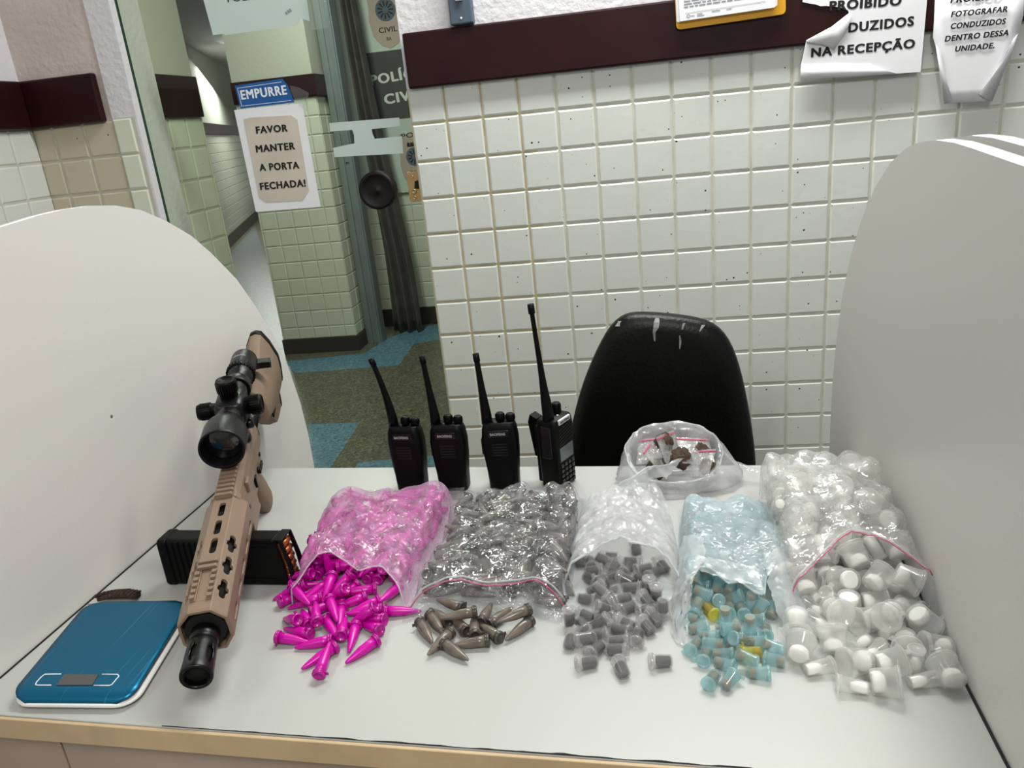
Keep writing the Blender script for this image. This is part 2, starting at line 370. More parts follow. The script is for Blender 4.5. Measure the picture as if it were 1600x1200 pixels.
# ---------------------------------------------------------------- tiled walls
def tiles(mb, o, ux, nrm, w, z0, z1, zref=1.45, xoff=0.0, mi=1, gmi=2, old=None, s=.1):
    """bevelled square tiles on the face that starts at o, runs along ux and faces nrm; grout bed in between"""
    o = Vector(o); ux = Vector(ux); nrm = Vector(nrm); uz = Vector((0, 0, 1)); g = .0027; bv = .0042; h = .0034
    def strip(a, b, gm):
        q = [o + ux*a + uz*(z0-o.z) + nrm*.0004, o + ux*b + uz*(z0-o.z) + nrm*.0004, o + ux*b + uz*(z1-o.z) + nrm*.0004, o + ux*a + uz*(z1-o.z) + nrm*.0004]
        mb.add(q, [(0, 1, 2, 3)], gm)
    if old: strip(0, old, gmi + 1); strip(old, w, gmi)
    else: strip(0, w, gmi)
    i0 = math.floor((0 - xoff) / s); i1 = math.ceil((w - xoff) / s)
    j0 = math.floor((z0 - zref) / s); j1 = math.ceil((z1 - zref) / s)
    for i in range(i0, i1):
        for j in range(j0, j1):
            a = max(0, xoff + i*s + g); b = min(w, xoff + (i+1)*s - g); c = max(z0, zref + j*s + g); d = min(z1, zref + (j+1)*s - g)
            if b - a < .006 or d - c < .006: continue
            e = bv if min(b - a, d - c) > .02 else .001
            def P(x, z, k): return o + ux*x + uz*(z - o.z) + nrm*(k + .0005)
            jt = rnd.uniform(-.0004, .0004)
            vs = [P(a, c, 0), P(b, c, 0), P(b, d, 0), P(a, d, 0), P(a+e, c+e, h+jt), P(b-e, c+e, h-jt), P(b-e, d-e, h+jt*.5), P(a+e, d-e, h)]
            mb.add(vs, [(4, 5, 6, 7), (0, 1, 5, 4), (1, 2, 6, 5), (2, 3, 7, 6), (3, 0, 4, 7)], mi)
WM = [M['plaster'], M['tile'], M['grout'], M['grout_old']]
CEIL = 2.70
# back wall behind the desk
mb = MB(); mb.box((0, 0, 0), (2.6, .14, CEIL)); tiles(mb, (0, 0, 0), (1, 0, 0), (0, -1, 0), 2.6, 0, 1.443, xoff=.0, old=.34)
struct(mb.build('wall_back', WM))
mb = MB(); mb.box((.012, -.024, 1.44), (2.6, -.0005, 1.577)); struct(mb.build('trim_1', M['wood'], bevel=.005))
# wall segment left of the glass door and the side wall that comes forward from it
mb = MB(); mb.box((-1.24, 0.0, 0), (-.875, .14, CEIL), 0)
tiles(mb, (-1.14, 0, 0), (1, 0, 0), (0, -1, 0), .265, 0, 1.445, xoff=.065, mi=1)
struct(mb.build('wall_left_of_door', [M['plaster_shaded'], M['tile_shaded'], M['grout']]))
mb = MB(); mb.box((-.875, -.004, 0), (-.80, .14, CEIL), 0); tiles(mb, (-.875, -.004, 0), (1, 0, 0), (0, -1, 0), .068, 0, 1.45, xoff=-.04)
struct(mb.build('wall_door_jamb', [M['plaster'], M['tile_pale'], M['grout']]))
mb = MB(); mb.box((-1.26, -2.6, 0), (-1.14, 0, CEIL), 0); tiles(mb, (-1.14, -2.6, 0), (0, 1, 0), (1, 0, 0), 2.6, 0, 1.445, xoff=.0)
struct(mb.build('wall_left', WM))
mb = MB(); mb.box((-1.14, -.024, 1.445), (-.893, -.0005, 1.575)); struct(mb.build('trim_2', M['wood'], bevel=.005))
mb = MB(); mb.box((-1.1395, -2.6, 1.445), (-1.116, -.025, 1.575)); struct(mb.build('trim_3', M['wood'], bevel=.005))
# corridor behind the glass
GW = [M['plaster_corridor'], M['tile_pale'], M['grout'], M['grout_old']]
mb = MB(); mb.box((-.96, .141, 0), (-.83, .41, CEIL)); tiles(mb, (-.83, .141, 0), (0, 1, 0), (1, 0, 0), .269, 0, 1.445, xoff=.06)
struct(mb.build('wall_corridor_side', GW))
mb = MB(); mb.box((-.8295, .05, 1.445), (-.812, .405, 1.572)); struct(mb.build('trim_4', M['wood'], bevel=.004))
PY = 2.52
mb = MB(); mb.box((-1.735, PY, 0), (-1.225, PY + .36, CEIL))
tiles(mb, (-1.735, PY, 0), (1, 0, 0), (0, -1, 0), .51, .10, 1.58, zref=1.58, xoff=.01, s=.108); tiles(mb, (-1.225, PY, 0), (0, 1, 0), (1, 0, 0), .36, .10, 1.58, zref=1.58, s=.108)
struct(mb.build('wall_corridor_pillar', GW))
mb = MB(); mb.box((-1.74, PY - .018, 1.58), (-1.207, PY + .36, 1.705)); struct(mb.build('trim_5', M['wood'], bevel=.004))
mb = MB(); mb.box((-1.74, PY - .014, 0), (-1.208, PY + .36, .10)); struct(mb.build('baseboard_pillar', M['baseboard'], bevel=.003))
mb = MB(); mb.box((-1.225, 3.12, 0), (1.6, 3.26, CEIL)); tiles(mb, (-1.225, 3.12, 0), (1, 0, 0), (0, -1, 0), 2.8, .12, 1.60, zref=1.60, s=.108)
struct(mb.build('wall_corridor_back', GW))
mb = MB(); mb.box((-1.22, 3.10, 0), (1.6, 3.121, .125)); struct(mb.build('baseboard_corridor', M['baseboard'], bevel=.003))
d = Vector((-1.353, 3.753, 0)).normalized(); p0 = Vector((-5.006, 8.023, 0)) - d * 5.2; nr = Vector((d.y, -d.x, 0)); Lw = 14.0
mb = MB(); mb.prism([p0, p0 + d*Lw, p0 + d*Lw + Vector((0, 0, CEIL+.3)), p0 + Vector((0, 0, CEIL+.3))], -nr * .12)
tiles(mb, p0, d, nr, Lw, .16, 1.55, zref=1.55, s=.13)
struct(mb.build('wall_corridor_far', GW))
mb = MB(); mb.prism([p0 + nr*.001, p0 + d*Lw + nr*.001, p0 + d*Lw + nr*.001 + Vector((0, 0, .16)), p0 + nr*.001 + Vector((0, 0, .16))], nr * .02)
struct(mb.build('baseboard_corridor_far', M['baseboard']))
mb = MB(); q = [p0 + nr*.001 + Vector((0, 0, z)) for z in (1.55, 1.70)]
mb.prism([q[0], q[0] + d*Lw, q[1] + d*Lw, q[1]], nr * .02); struct(mb.build('trim_6', M['wood']))
# floor with its inlaid blue fields
mb = MB(); mb.box((-9.5, -3.6, -.1), (3.2, 18, 0)); floor = struct(mb.build('floor', M['floor']))
for poly in ([(440, 565), (570, 552), (600, 532), (650, 510), (700, 506), (700, 528), (647, 537), (623, 571), (463, 583)],
             [(483, 663), (562, 660), (517, 730), (470, 745)], [(560, 722), (720, 708), (735, 760), (540, 760)],
             [(300, 410), (350, 408), (398, 352), (420, 420), (446, 500), (452, 545), (400, 545)]):
    mb = MB(); mb.prism([at(x, y, 2, .0006) for x, y in poly], (0, 0, -.02)); mb.build('floor_inlay', M['floor_grey'] if poly[0][0] == 300 else M['floor_blue'], floor)
mb = MB(); mb.box((-9.5, -3.6, CEIL), (3.2, 18, CEIL + .1)); struct(mb.build('ceiling', M['ceiling']))

# ---------------------------------------------------------------- glass door and what is stuck on it
door = struct(empty('door_1', (-.42, .03, 0)))
mb = MB(); mb.box((-.378, -.005, .008), (.45, .005, 2.35)); mb.build('glass_pane', M['glass'], door)
mb = MB(); mb.box((-.3835, -.0055, .008), (-.3785, .0055, 2.35)); mb.build('glass_edge', M['glass_edge'], door)
k = at(594, 296, 1, .02) - Vector((-.42, .03, 0))
mb = MB(); T = Matrix.Translation((k.x, 0, k.z)) @ Matrix.Rotation(PI/2, 4, 'X')
mb.lathe([(.040, .0055), (.050, .008), (.052, .012), (.052, .040), (.050, .044), (.043, .045), (.042, .0435), (.004, .0432), (.003, .0445)], 40, 0, T)
mb.build('knob', mat('knob_black', '0C0908', .55, spec=.3), door)
mb = MB(); mb.lathe([(.0515, .0405), (.0528, .041), (.0528, .0425), (.0510, .0432)], 40, 0, T, cap=False); mb.build('knob_ring', mat('bronze_ring', '3A2C1C', .35, metal=.8), door)
GY = .0247                                                        # front of the glass
def sheet(name, px, y, mt, label, cat, th=.0006, group=None, parent=None, matn=None):
    pts = [at(a, b, 1, y) for a, b in px]
    if parent is None:
        c = sum(pts, Vector()) / len(pts); root = thing(name, label, cat, (c.x, y, min(p.z for p in pts)), 0, group)
    else: root = parent
    o = Vector(root.location)
    mb = MB(); mb.prism([p - o for p in pts], (0, -th, 0)); mb.build(matn or 'sheet', mt, root)
    return root
s = sheet('door_sign', [(367, 134), (441, 123), (450, 134), (460, 160), (376, 170)], GY, M['blue_sign'], 'blue EMPURRE push sign stuck on the glass door', 'sign', .0012, matn='plate')
text_px('EMPURRE', (377.5, 155.5), (449, 147), 14.5, 1, GY - .0014, M['sign_white'], s, bold=.04)
o = Vector(s.location); mb = MB()
for a, b in (((371, 138), (440, 128)), ((376, 166), (455, 157)), ((371, 138), (378, 166))):
    A = at(*a, 1, GY - .0014) - o; B = at(*b, 1, GY - .0014) - o; u = (B - A).normalized(); nn = Vector((-u.z, 0, u.x)) * .0006
    mb.prism([A - nn, B - nn, B + nn, A + nn], (0, -.0003, 0))
mb.build('border_line', M['sign_white'], s)
s = sheet('door_notice', [(366, 172), (472, 161), (501, 323), (400, 331)], GY, M['paper'], 'white sheet with beige card asking to keep the door shut, taped to glass', 'notice')
sheet('', [(381, 186), (391, 183.5), (455, 180), (465, 187), (483, 298), (473, 313), (416, 316), (405, 308)], GY - .0008, M['card'], '', '', .0008, parent=s, matn='card')
for t_, a, b in (('FAVOR', (400.5, 208.5), (450, 205)), ('MANTER', (400.5, 238), (461.5, 233)), ('A PORTA', (406, 267), (468, 263)), ('FECHADA!', (407, 296.5), (478.5, 291))):
    text_px(t_, a, b, 11, 1, GY - .0018, M['ink'], s, bold=.045, shear=.04)
s = sheet('translucent_notice', [(312, -22), (333, 55), (350, 52.5), (351, 55), (464, 40), (470, 29), (484, 33), (474, -45)], GY, M['paper_thin'], 'large translucent white sheet at the top of the glass door', 'notice')
text_px('POLÍCIA', (356, 3.5), (420, -3), 11, 1, GY - .0008, M['ink'], s, bold=.01)
o = Vector(s.location); mb = MB()
for dx, dy in ((0, 0), (3, -2.6), (6, -4.6)): mb.prism([at(445+dx, 19+dy, 1, GY-.0009)-o, at(447.5+dx, 18+dy, 1, GY-.0009)-o, at(450+dx, 22+dy, 1, GY-.0009)-o, at(447.5+dx, 23.5+dy, 1, GY-.0009)-o], (0, -.0002, 0))
mb.build('stamp_mark', M['ink_grey'], s)
def c5(x, y): return (500 + x / 3.527, y / 3.527)
s = sheet('torn_sticker', [c5(*p) for p in ((52, 678), (437, 648), (440, 695), (285, 712), (290, 738), (302, 765), (453, 750), (458, 845), (80, 866), (72, 815), (190, 790), (188, 745), (178, 716), (55, 725))], GY, M['paper_thin'], 'torn white H-shaped sticker remnant left on the glass above black knob', 'sticker')
# clear tape streaks beside the blue sign
mb = MB()
P = [[at(x, y, 1, GY - .001 - .001 * abs(math.sin(x))) for x, y in row] for row in (((452, 133), (468, 137), (483, 145)), ((456, 147), (470, 150), (482, 152)), ((463, 160), (480, 175), (478, 185)))]
mb.grid(P); tag(mb.build('clear_tape', M['acrylic'], None), 'crumpled clear tape strip beside the blue push sign', 'tape')
# acrylic holder high on the door
s = thing('acrylic_holder', 'clear acrylic holder high on the glass door beside the grey post', 'holder', at(497, 40, 1, GY))
o = Vector(s.location); mb = MB()
mb.prism([at(x, y, 1, GY - .0005) - o for x, y in ((481, -30), (504, -33), (512, 44), (489, 48))], (0, -.012, 0)); mb.build('pocket', M['acrylic'], s)
mb = MB(); mb.tube([at(x, y, 1, GY - .014) - o for x, y in ((481, -30), (489, 48), (512, 44), (504, -33))], .0011, 6); mb.build('rim', M['acrylic'], s)
# brass strike plate on the wall end
s = thing('strike_plate', 'small brass strike plate at the tiled wall edge right of black knob', 'strike plate', (-.02, .012, 1.15))
mb = MB()
pr = rrect(.040, .082, .008)
mb.loft([[(x + .004, y_, z + .035) for x, z in pr] for y_ in (-.004, .004)], smooth=False); mb.build('plate', M['brass'], s, bevel=.001)
for zz, r in ((.005, .0055), (.022, .0075), (.062, .0045)):
    mb = MB(); mb.lathe([(r, -.001), (r, .0065), (r*.72, .0075), (r*.5, .006), (r*.3, .006)], 16, 0, TR((0, 0, zz), (PI/2, 0, 0))); mb.build('screw', M['brass'], s)
mb = MB(); mb.prism([(.002, -.0042, .03), (.016, -.0042, .028), (.016, -.0042, .052), (.006, -.0042, .050)], (0, -.0008, 0)); mb.build('latch_hole', M['crack'], s)

# ---------------------------------------------------------------- behind the glass: second frame post, drape, banner
pA = at(582, 556, 2, 0.0)
s = thing('frame_post', 'tall blue grey metal post beyond the glass, beside the tiled pillar', 'post', (-1.135, 2.72, 0))
mb = MB(); mb.box((-.075, -.05, 0), (.03, .05, 2.69)); mb.build('post', M['steel_grey'], s, bevel=.004)
mb = MB(); mb.box((-.055, -.062, .0), (-.03, -.0505, 2.69)); mb.box((.0, -.062, 0), (.022, -.0505, 2.69)); mb.build('channel', M['steel_grey'], s, bevel=.002)
mb = MB()
for z in (1.18,):
    for x in (-.018, -.002): mb.lathe([(.006, 0), (.006, .004)], 10, 0, TR((x - .0, -.0505, z), (PI/2, 0, 0)))
mb.build('bolt', M['crack'], s)
s = thing('drape', 'dark taupe drape hanging beside the blue grey post beyond the glass', 'curtain', (-.985, 2.90, 0))
P = []
for i in range(41):
    u = i / 40; x = -.085 + .17 * u; row = []
    for j in range(31):
        v = j / 30; z = .012 + 2.6 * v; fl = 1 + .35 * (1 - v)
        row.append((x * (1.2 - .75 * v) - .105 * v + .02 * (1 - v) * math.sin(7 * v), .03 * math.sin(u * 19 + 1.5 * math.sin(3 * v)) + .01 * fbm(u * 3, v * 6), z))
    P.append(row)
mb = MB(); mb.grid(P); mb.build('cloth', M['drape'], s, solid=.004)
mb = MB(); mb.tube([(-.20, 0, 2.63), (.0, 0, 2.63)], .012, 8); mb.box((-.01, -.02, 2.63), (.01, .215, 2.64)); mb.build('rail', M['steel_grey'], s)
BY = 3.095
s = thing('police_banner', 'pale POLÍCIA CIVIL banner with shield emblems on the wall beyond glass', 'banner', (-.75, BY, 1.30))
o = Vector(s.location); zb = at(690, 335, 1, BY).z
mb = MB(); mb.box((-.46, 0, at(640, 300, 1, BY).z - 1.30), (.75, .012, 2.60 - 1.30)); mb.build('cloth', M['banner'], s)
z1 = at(600, 80, 1, BY).z - 1.30; z0 = at(600, 188, 1, BY).z - 1.30
mb = MB(); mb.box((-.40, -.003, z0), (.75, -.0005, z1)); mb.build('dark_band', M['banner_dark'], s)
text_px('POLÍCIA', (579.5, 133), (672, 117), 15.5, 1, BY - .0036, mat('banner_letter', 'D8DCD8', .7), s, bold=.045)
text_px('CIVIL', (601.5, 163), (663, 152), 15.5, 1, BY - .0036, bpy.data.materials['banner_letter'], s, bold=.045)
def shield(cx, cy, k):
    c = at(cx, cy, 1, BY - .001) - o; sc = k * 5.55 / F
    out = [(-29, 40), (-22, 48), (-10, 46), (0, 50), (10, 46), (22, 48), (29, 40), (27, 12), (29, -8), (25, -30), (14, -44), (0, -50), (-14, -44), (-25, -30), (-29, -8), (-27, 12)]
    mb = MB(); mb.prism([c + Vector((x * sc, 0, z * sc)) for x, z in out], (0, -.0014, 0)); sh = mb.build('shield', M['shield'], s)
    mb = MB()
    for r0, r1 in ((0, .0), ):
        pass
    ring = [(16.5 * math.cos(a), 6 + 16.5 * math.sin(a)) for a in np.linspace(0, 2*PI, 24)[:-1]]
    mb.prism([c + Vector((x * sc, -.0016, z * sc)) for x, z in ring], (0, -.0006, 0), 0)
    for i in range(11):
        a = i / 11 * 2 * PI; q = [(a - .16, 5), (a + .16, 5), (a + .1, 13), (a - .1, 13)]
        mb.prism([c + Vector((r * math.cos(t) * sc, -.0024, (6 + r * math.sin(t)) * sc)) for t, r in q], (0, -.0005, 0), 1)
    for x in (-9, -3, 3, 9): mb.prism([c + Vector(((x + dx) * sc, -.0024, dz * sc)) for dx, dz in ((-3, 24), (3, 24), (2.4, 31), (-2.4, 31))], (0, -.0005, 0), 1)
    mb.build('crest', [M['crest'], M['ink']], sh)
    L_ = lettering('CIVIL', c + Vector((-15 * sc, -.002, -26 * sc)), (1, 0, 0), (0, 0, 1), 30 * sc, 8 * sc, M['ink'], sh, bold=.02)
    lettering('BA', c + Vector((-4 * sc, -.002, -38 * sc)), (1, 0, 0), (0, 0, 1), 8 * sc, 5.5 * sc, M['ink'], sh, bold=.0)
shield(603, 22, .88); shield(649, 250, .80)
text_px('POLÍCIA', (628, 217), (684, 207), 8, 1, BY - .002, M['ink'], s, bold=.01)

# ---------------------------------------------------------------- on the back wall: switch, clipboard, two notices
s = thing('light_switch', 'slate grey surface switch box with white rocker above the wood band', 'switch', (.176, -.0005, 1.572))
mb = MB(); mb.box((-.03, -.032, .008), (.03, 0, .19)); mb.build('box', M['switch_grey'], s, bevel=.004)
mb = MB(); mb.box((-.0095, -.040, .062), (.0095, -.0315, .135)); mb.build('rocker', M['white_plastic'], s, bevel=.002)
mb = MB(); mb.lathe([(.003, 0), (.003, .001), (.001, .0014)], 10, 0, TR((.0, -.032, .022), (PI/2, 0, 0))); mb.build('screw', M['white_edge'], s)
CY = -.036
s = thing('clipboard', 'yellow clipboard with a stack of printed pages on the dark wood band', 'clipboard', at(1140, 40, 1, CY))
o = Vector(s.location); A = at(1057, 47, 1, CY) - o; B = at(1228, 22, 1, CY) - o; u = (B - A).normalized(); n2 = Vector((-u.z, 0, u.x))
bw = (B - A).length
mb = MB(); mb.loft([[A + u * (bw/2 + x) + n2 * (.155 + z) + Vector((0, y_, 0)) for x, z in rrect(bw, .31, .010)] for y_ in (.004, .0)], smooth=False); mb.build('board', M['yellow'], s, bevel=.001)
for i, (dx, dz, a_) in enumerate(((.012, .012, -.012), (.009, .009, .0), (.020, .014, .008), (.016, .010, .0))):
    mb = MB(); y_ = -.003 - i * .0028; q = Matrix.Rotation(a_, 3, 'Y')
    mb.loft([[A + q @ (u * (bw * .45 + x) + n2 * (.150 + z)) + Vector((dx - .012, yy, dz)) for x, z in rrect(bw - .034, .285, .004)] for yy in (y_, y_ - .0022)], smooth=False)
    pg = mb.build('page_stack', M['paper'], s)
mb = MB()
for r_ in range(9):
    zz = .034 + r_ * .0062; x = .020
    if r_ == 0: continue
    while x < bw - .050:
        ww = rnd.uniform(.006, .02); 
        if r_ > 1: mb.prism([A + u * x + n2 * (zz) + Vector((0, -.0142, 0)), A + u * min(x + ww, bw - .04) + n2 * zz + Vector((0, -.0142, 0)), A + u * min(x + ww, bw - .04) + n2 * (zz + .0022) + Vector((0, -.0142, 0)), A + u * x + n2 * (zz + .0022) + Vector((0, -.0142, 0))], (0, -.0002, 0))
        x += ww + .003
mb.prism([A + u * .022 + n2 * .0335 + Vector((0, -.0142, 0)), A + u * (bw - .05) + n2 * .0335 + Vector((0, -.0142, 0)), A + u * (bw - .05) + n2 * .0341 + Vector((0, -.0142, 0)), A + u * .022 + n2 * .0341 + Vector((0, -.0142, 0))], (0, -.0002, 0))
for xx, ww, zz in ((.05, .013, .0275), (.05, .017, .0235), (.085, .02, .0285), (.12, .012, .0285), (.034, .010, .0255)):
    mb.prism([A + u * xx + n2 * zz + Vector((0, -.0142, 0)), A + u * (xx + ww) + n2 * zz + Vector((0, -.0142, 0)), A + u * (xx + ww) + n2 * (zz + .0014) + Vector((0, -.0142, 0)), A + u * xx + n2 * (zz + .0014) + Vector((0, -.0142, 0))], (0, -.0002, 0))
c = A + u * .029 + n2 * .0265 + Vector((0, -.0143, 0))
mb.loft([[c + u * (r * math.cos(t)) + n2 * (r * math.sin(t)) for r in (.0028, .0042)] for t in np.linspace(0, 2*PI, 14)], smooth=False, cap=False, close=False)
mb.build('print', M['ink_grey'], s)
mb = MB(); mb.box((-.05, -.02, .262), (.05, .03, .285), 0, Matrix.Translation(A + u * bw / 2)); mb.build('clip', M['black_metal'], s, bevel=.003)
def c8(x, y): return (1230 + x / 4.324, y / 4.324)
PYW = -.0275
s = thing('torn_notice', 'torn white NA RECEPÇÃO notice with one corner folded over, on the band', 'notice', at(1345, 120, 1, PYW))
o = Vector(s.location)
poly = [(105, -40), (103, 14), (150, 24), (190, 30), (225, 42), (262, 40), (330, 47), (385, 56), (412, 72), (418, 95), (380, 150), (250, 230), (128, 275), (110, 360), (92, 440), (90, 548), (250, 530), (500, 513), (900, 486), (922, 250), (948, -40)]
pts = [at(*c8(*p), 1, PYW) - o for p in poly]
mb = MB(); mb.prism(pts, (0, -.0008, 0)); mb.build('sheet', M['paper'], s)
Y2 = PYW - .002
mb = MB()
fl = [[(418, 88), (300, 180), (128, 272)], [(438, 96), (330, 205), (135, 282)], [(408, 200), (352, 262), (240, 300)], [(380, 235), (340, 300), (318, 338)]]
mb.grid([[at(*c8(*p), 1, Y2 - (.0, .010, .006, .001)[i]) - o for p in row] for i, row in enumerate(fl)]); mb.build('folded_corner', M['paper_back'], s, solid=.0006)
mb = MB(); mb.grid([[at(*c8(*p), 1, PYW - .001 - (.002, .007, .002)[i]) - o for p in row] for i, row in enumerate((((92, 436), (300, 428), (560, 432)), ((90, 490), (320, 484), (650, 470)), ((90, 547), (330, 524), (740, 498))))]); mb.build('creased_hem', M['paper'], s, solid=.0006)
TY = PYW - .0012
text_px('NA RECEPÇÃO', c8(160, 385), c8(862, 322), 14, 1, TY, M['ink'], s, bold=.045)
text_px('DUZIDOS', c8(412, 218), c8(855, 172), 15, 1, TY, M['ink'], s, bold=.045)
a8 = at(*c8(255, 44), 1, TY); b8 = at(*c8(415, 76), 1, TY); dv = (b8 - a8).normalized()
text_px('PROIBIDO', c8(283, 72), c8(770, 32), 15, 1, TY, M['ink'], s, bold=.05, clip=None)
s = thing('hanging_notice', 'white FOTOGRAFAR CONDUZIDOS notice with folded narrowing sides, far right of wall', 'notice', at(1525, 100, 1, PYW))
o = Vector(s.location)
poly = [(1000, -40), (984, 230), (1003, 300), (1058, 700), (1075, 712), (1200, 702), (1385, 684), (1475, 455), (1590, 168), (1602, -40)]
rows = [(-40, 1000, 1602), (120, 992, 1596), (235, 985, 1565), (300, 1003, 1540), (450, 1026, 1478), (600, 1045, 1418), (690, 1060, 1385)]
P = []
for j, (y, xa, xb) in enumerate(rows):
    P.append([at(*c8(xa + (xb - xa) * i / 8, y - (i - 4) * (xb - xa) / 8 * .055), 1, PYW - .0012 - .0025 * abs(math.sin(i * 1.3 + j))) - o for i in range(9)])
mb = MB(); mb.grid(P); mb.build('sheet', M['paper'], s, solid=.0006)
mb = MB(); mb.grid([[at(*c8(*p), 1, PYW - .007 - .002 * k) - o for k, p in enumerate(row)] for row in (((1560, 225), (1530, 260), (1510, 300)), ((1490, 420), (1455, 430), (1425, 450)), ((1385, 686), (1340, 665), (1298, 636)))]); mb.build('folded_edge', M['paper_back'], s, solid=.0006)
mb = MB(); mb.grid([[at(*c8(*p), 1, PYW - .006 - .002 * k) - o for k, p in enumerate(row)] for row in (((1003, 300), (1020, 320), (1035, 335)), ((1030, 480), (1050, 500), (1068, 520)), ((1060, 702), (1090, 700), (1118, 676)))]); mb.build('folded_edge', M['paper_back'], s, solid=.0006)
TY = PYW - .0056
for t_, a, b, ch in (('PROIBIDO', (1100, 21), (1450, -10), 11), ('FOTOGRAFAR', (1105, 116), (1487, 79), 9), ('CONDUZIDOS', (1103, 196), (1476, 161), 9), ('DENTRO DESSA', (1063, 281), (1495, 238), 9), ('UNIDADE.', (1133, 349), (1400, 324), 8.6)):
    text_px(t_, c8(*a), c8(*b), ch, 1, TY, M['ink'], s, bold=.045, shear=.15)
# ---------------------------------------------------------------- desk
TH = math.radians(-3.1); DO = Vector((-.198, -.878, 0)); DX = Vector((math.cos(TH), math.sin(TH), 0)); DY = Vector((-math.sin(TH), math.cos(TH), 0))
ZT = .74; DW, DD = 1.127, .664
desk = thing('desk', 'white laminate booth desk with tan front edge, everything lies on it', 'desk', DO, TH)
mb = MB(); mb.box((.0015, -DD + .004, ZT - .028), (DW - .0015, 0, ZT)); mb.build('desktop', M['laminate'], desk, bevel=.0012)
mb = MB(); mb.box((.0, -DD - .001, ZT - .030), (DW, -DD + .0035, ZT - .0012)); mb.build('edge_band', M['edge_tan'], desk, bevel=.001)
# dark ragged gap where the laminate lifts along the front edge
P0 = []; mb = MB(); top = []; bot = []
for i in range(121):
    x = .27 + (DW - .28) * i / 120; wv = .0012 * max(0, .35 + fbm(x * 30, 0)) * min(1, (x - .2) * 3) + .0004
    top.append((x, -DD + .0045 + wv * 1.9, ZT + .0003)); bot.append((x, -DD + .0042, ZT + .0003))
mb.grid([top, bot], smooth=False); mb.build('lifted_edge_gap', M['crack'], desk)
mb = MB(); xs = .118
mb.box((.002, -DD + .012, .02), (xs - .002, -DD + .026, ZT - .031)); mb.box((xs + .001, -DD + .012, .02), (DW - .002, -DD + .026, ZT - .031)); mb.build('front_panel', M['taupe'], desk, bevel=.001)
mb = MB(); mb.box((xs - .002, -DD + .018, .02), (xs + .001, -DD + .024, ZT - .031)); mb.build('panel_gap', M['crack'], desk)
mb = MB(); mb.box((.0, -.448, ZT + .0001), (.16, -.4465, ZT + .0004)); mb.build('desktop_seam', mat('seam', '7A756C', .8), desk)
def dloc(p): p = Vector(p) - DO; return Vector((p.dot(DX), p.dot(DY), p.z))
LP = [(-1.30, 1.258), (-.80, 1.264), (-.394, 1.271), (-.327, 1.277), (-.279, 1.279), (-.227, 1.278), (-.172, 1.272), (-.115, 1.258), (-.056, 1.232), (.005, 1.197), (.053, 1.158), (.118, 1.095), (.167, 1.027), (.218, .946), (.247, .871), (.270, .774), (.277, .692), (.275, .616), (.262, .50), (.24, .3), (.24, 0), (-1.30, 0)]
RP = [(.206, 0), (.206, .757), (.201, .824), (.182, .905), (.148, .995), (.094, 1.078), (.038, 1.139), (-.031, 1.192), (-.108, 1.234), (-.178, 1.257), (-.229, 1.266), (-.286, 1.271), (-.348, 1.271), (-.403, 1.268), (-.522, 1.260), (-.90, 1.25), (-1.30, 1.245), (-1.30, 0)]
def screen(poly, x, th, name, parent):
    mb = MB(); mb.prism([(x, a, b) for a, b in poly], (th, 0, 0)); o = mb.build(name, [M['panel'], M['white_edge']], parent)
    for p in o.data.polygons:
        if abs(p.normal.x) < .5: p.material_index = 1; p.use_smooth = True
    return o
ls = thing('desk_screen', 'left rounded pale grey desk screen standing behind the rifle', 'desk screen', DO, TH)
screen(LP, -.0005, -.018, 'panel', ls)
rs = thing('desk_screen', 'right rounded pale grey desk screen beside the big bag of white vials', 'desk screen', DO, TH)
screen(RP, DW + .0005, .018, 'panel', rs)
nb = thing('neighbour_screen', 'neighbouring pale grey rounded partition just behind right desk screen', 'partition', DO, TH)
screen([(a - .006, b + .002) for a, b in RP], DW + .034, .018, 'panel', nb)
mb = MB()
for y in (-.9, -.3): mb.box((DW + .0181, y - .02, .9), (DW + .034, y + .02, .94))
mb.build('spacer', M['steel_grey'], nb)
mb = MB(); mb.box((.0, -DD, ZT + .0001), (.0022, -.02, ZT + .0012)); mb.build('screen_joint', M['crack'], desk); mb = MB(); mb.box((DW - .003, -DD, ZT + .0001), (DW - .0003, -.02, ZT + .0012)); mb.build('screen_joint', M['crack'], desk)

# ---------------------------------------------------------------- kitchen scale
zs = ZT + .017
q = {k_: at(*p, 2, zs) for k_, p in dict(FL=(-2, 1092), FR=(215, 1095), BR=(296, 936), BL=(143, 939)).items()}
org = (q['FL'] + q['FR'] + q['BR'] + q['BL']) / 4
ex = ((q['FR'] - q['FL']) + (q['BR'] - q['BL'])).normalized(); ey = (q['BL'] - q['FL'] + q['BR'] - q['FR']) / 2
swid = ((q['FR'] - q['FL']).length + (q['BR'] - q['BL']).length) / 2; slen = ey.length; ey = ey.normalized()
sc_ = thing('kitchen_scale', 'flat teal digital kitchen scale with white rim on desk corner', 'kitchen scale', (org.x, org.y, ZT))
def sp(x, y, z): return Vector((ex.x * x + ey.x * y, ex.y * x + ey.y * y, z))
def srr(k, r, y1=0): return [(a, b) for a, b in rrect(swid - k, slen - k, r, 6)]
mb = MB(); mb.loft([[sp(a, b, z) for a, b in srr(k_, .026)] for k_, z in ((.014, .003), (.005, .0035), (.001, .0055), (.001, .0075), (.004, .0088), (.02, .011))]); mb.build('base', M['white_plastic'], sc_)
mb = MB()
for a in (-1, 1):
    for b in (-1, 1): mb.lathe([(.006, 0), (.006, .004)], 12, 0, Matrix.Translation(sp(a * swid * .36, b * slen * .38, 0)))
mb.build('foot', M['black_plastic'], sc_)
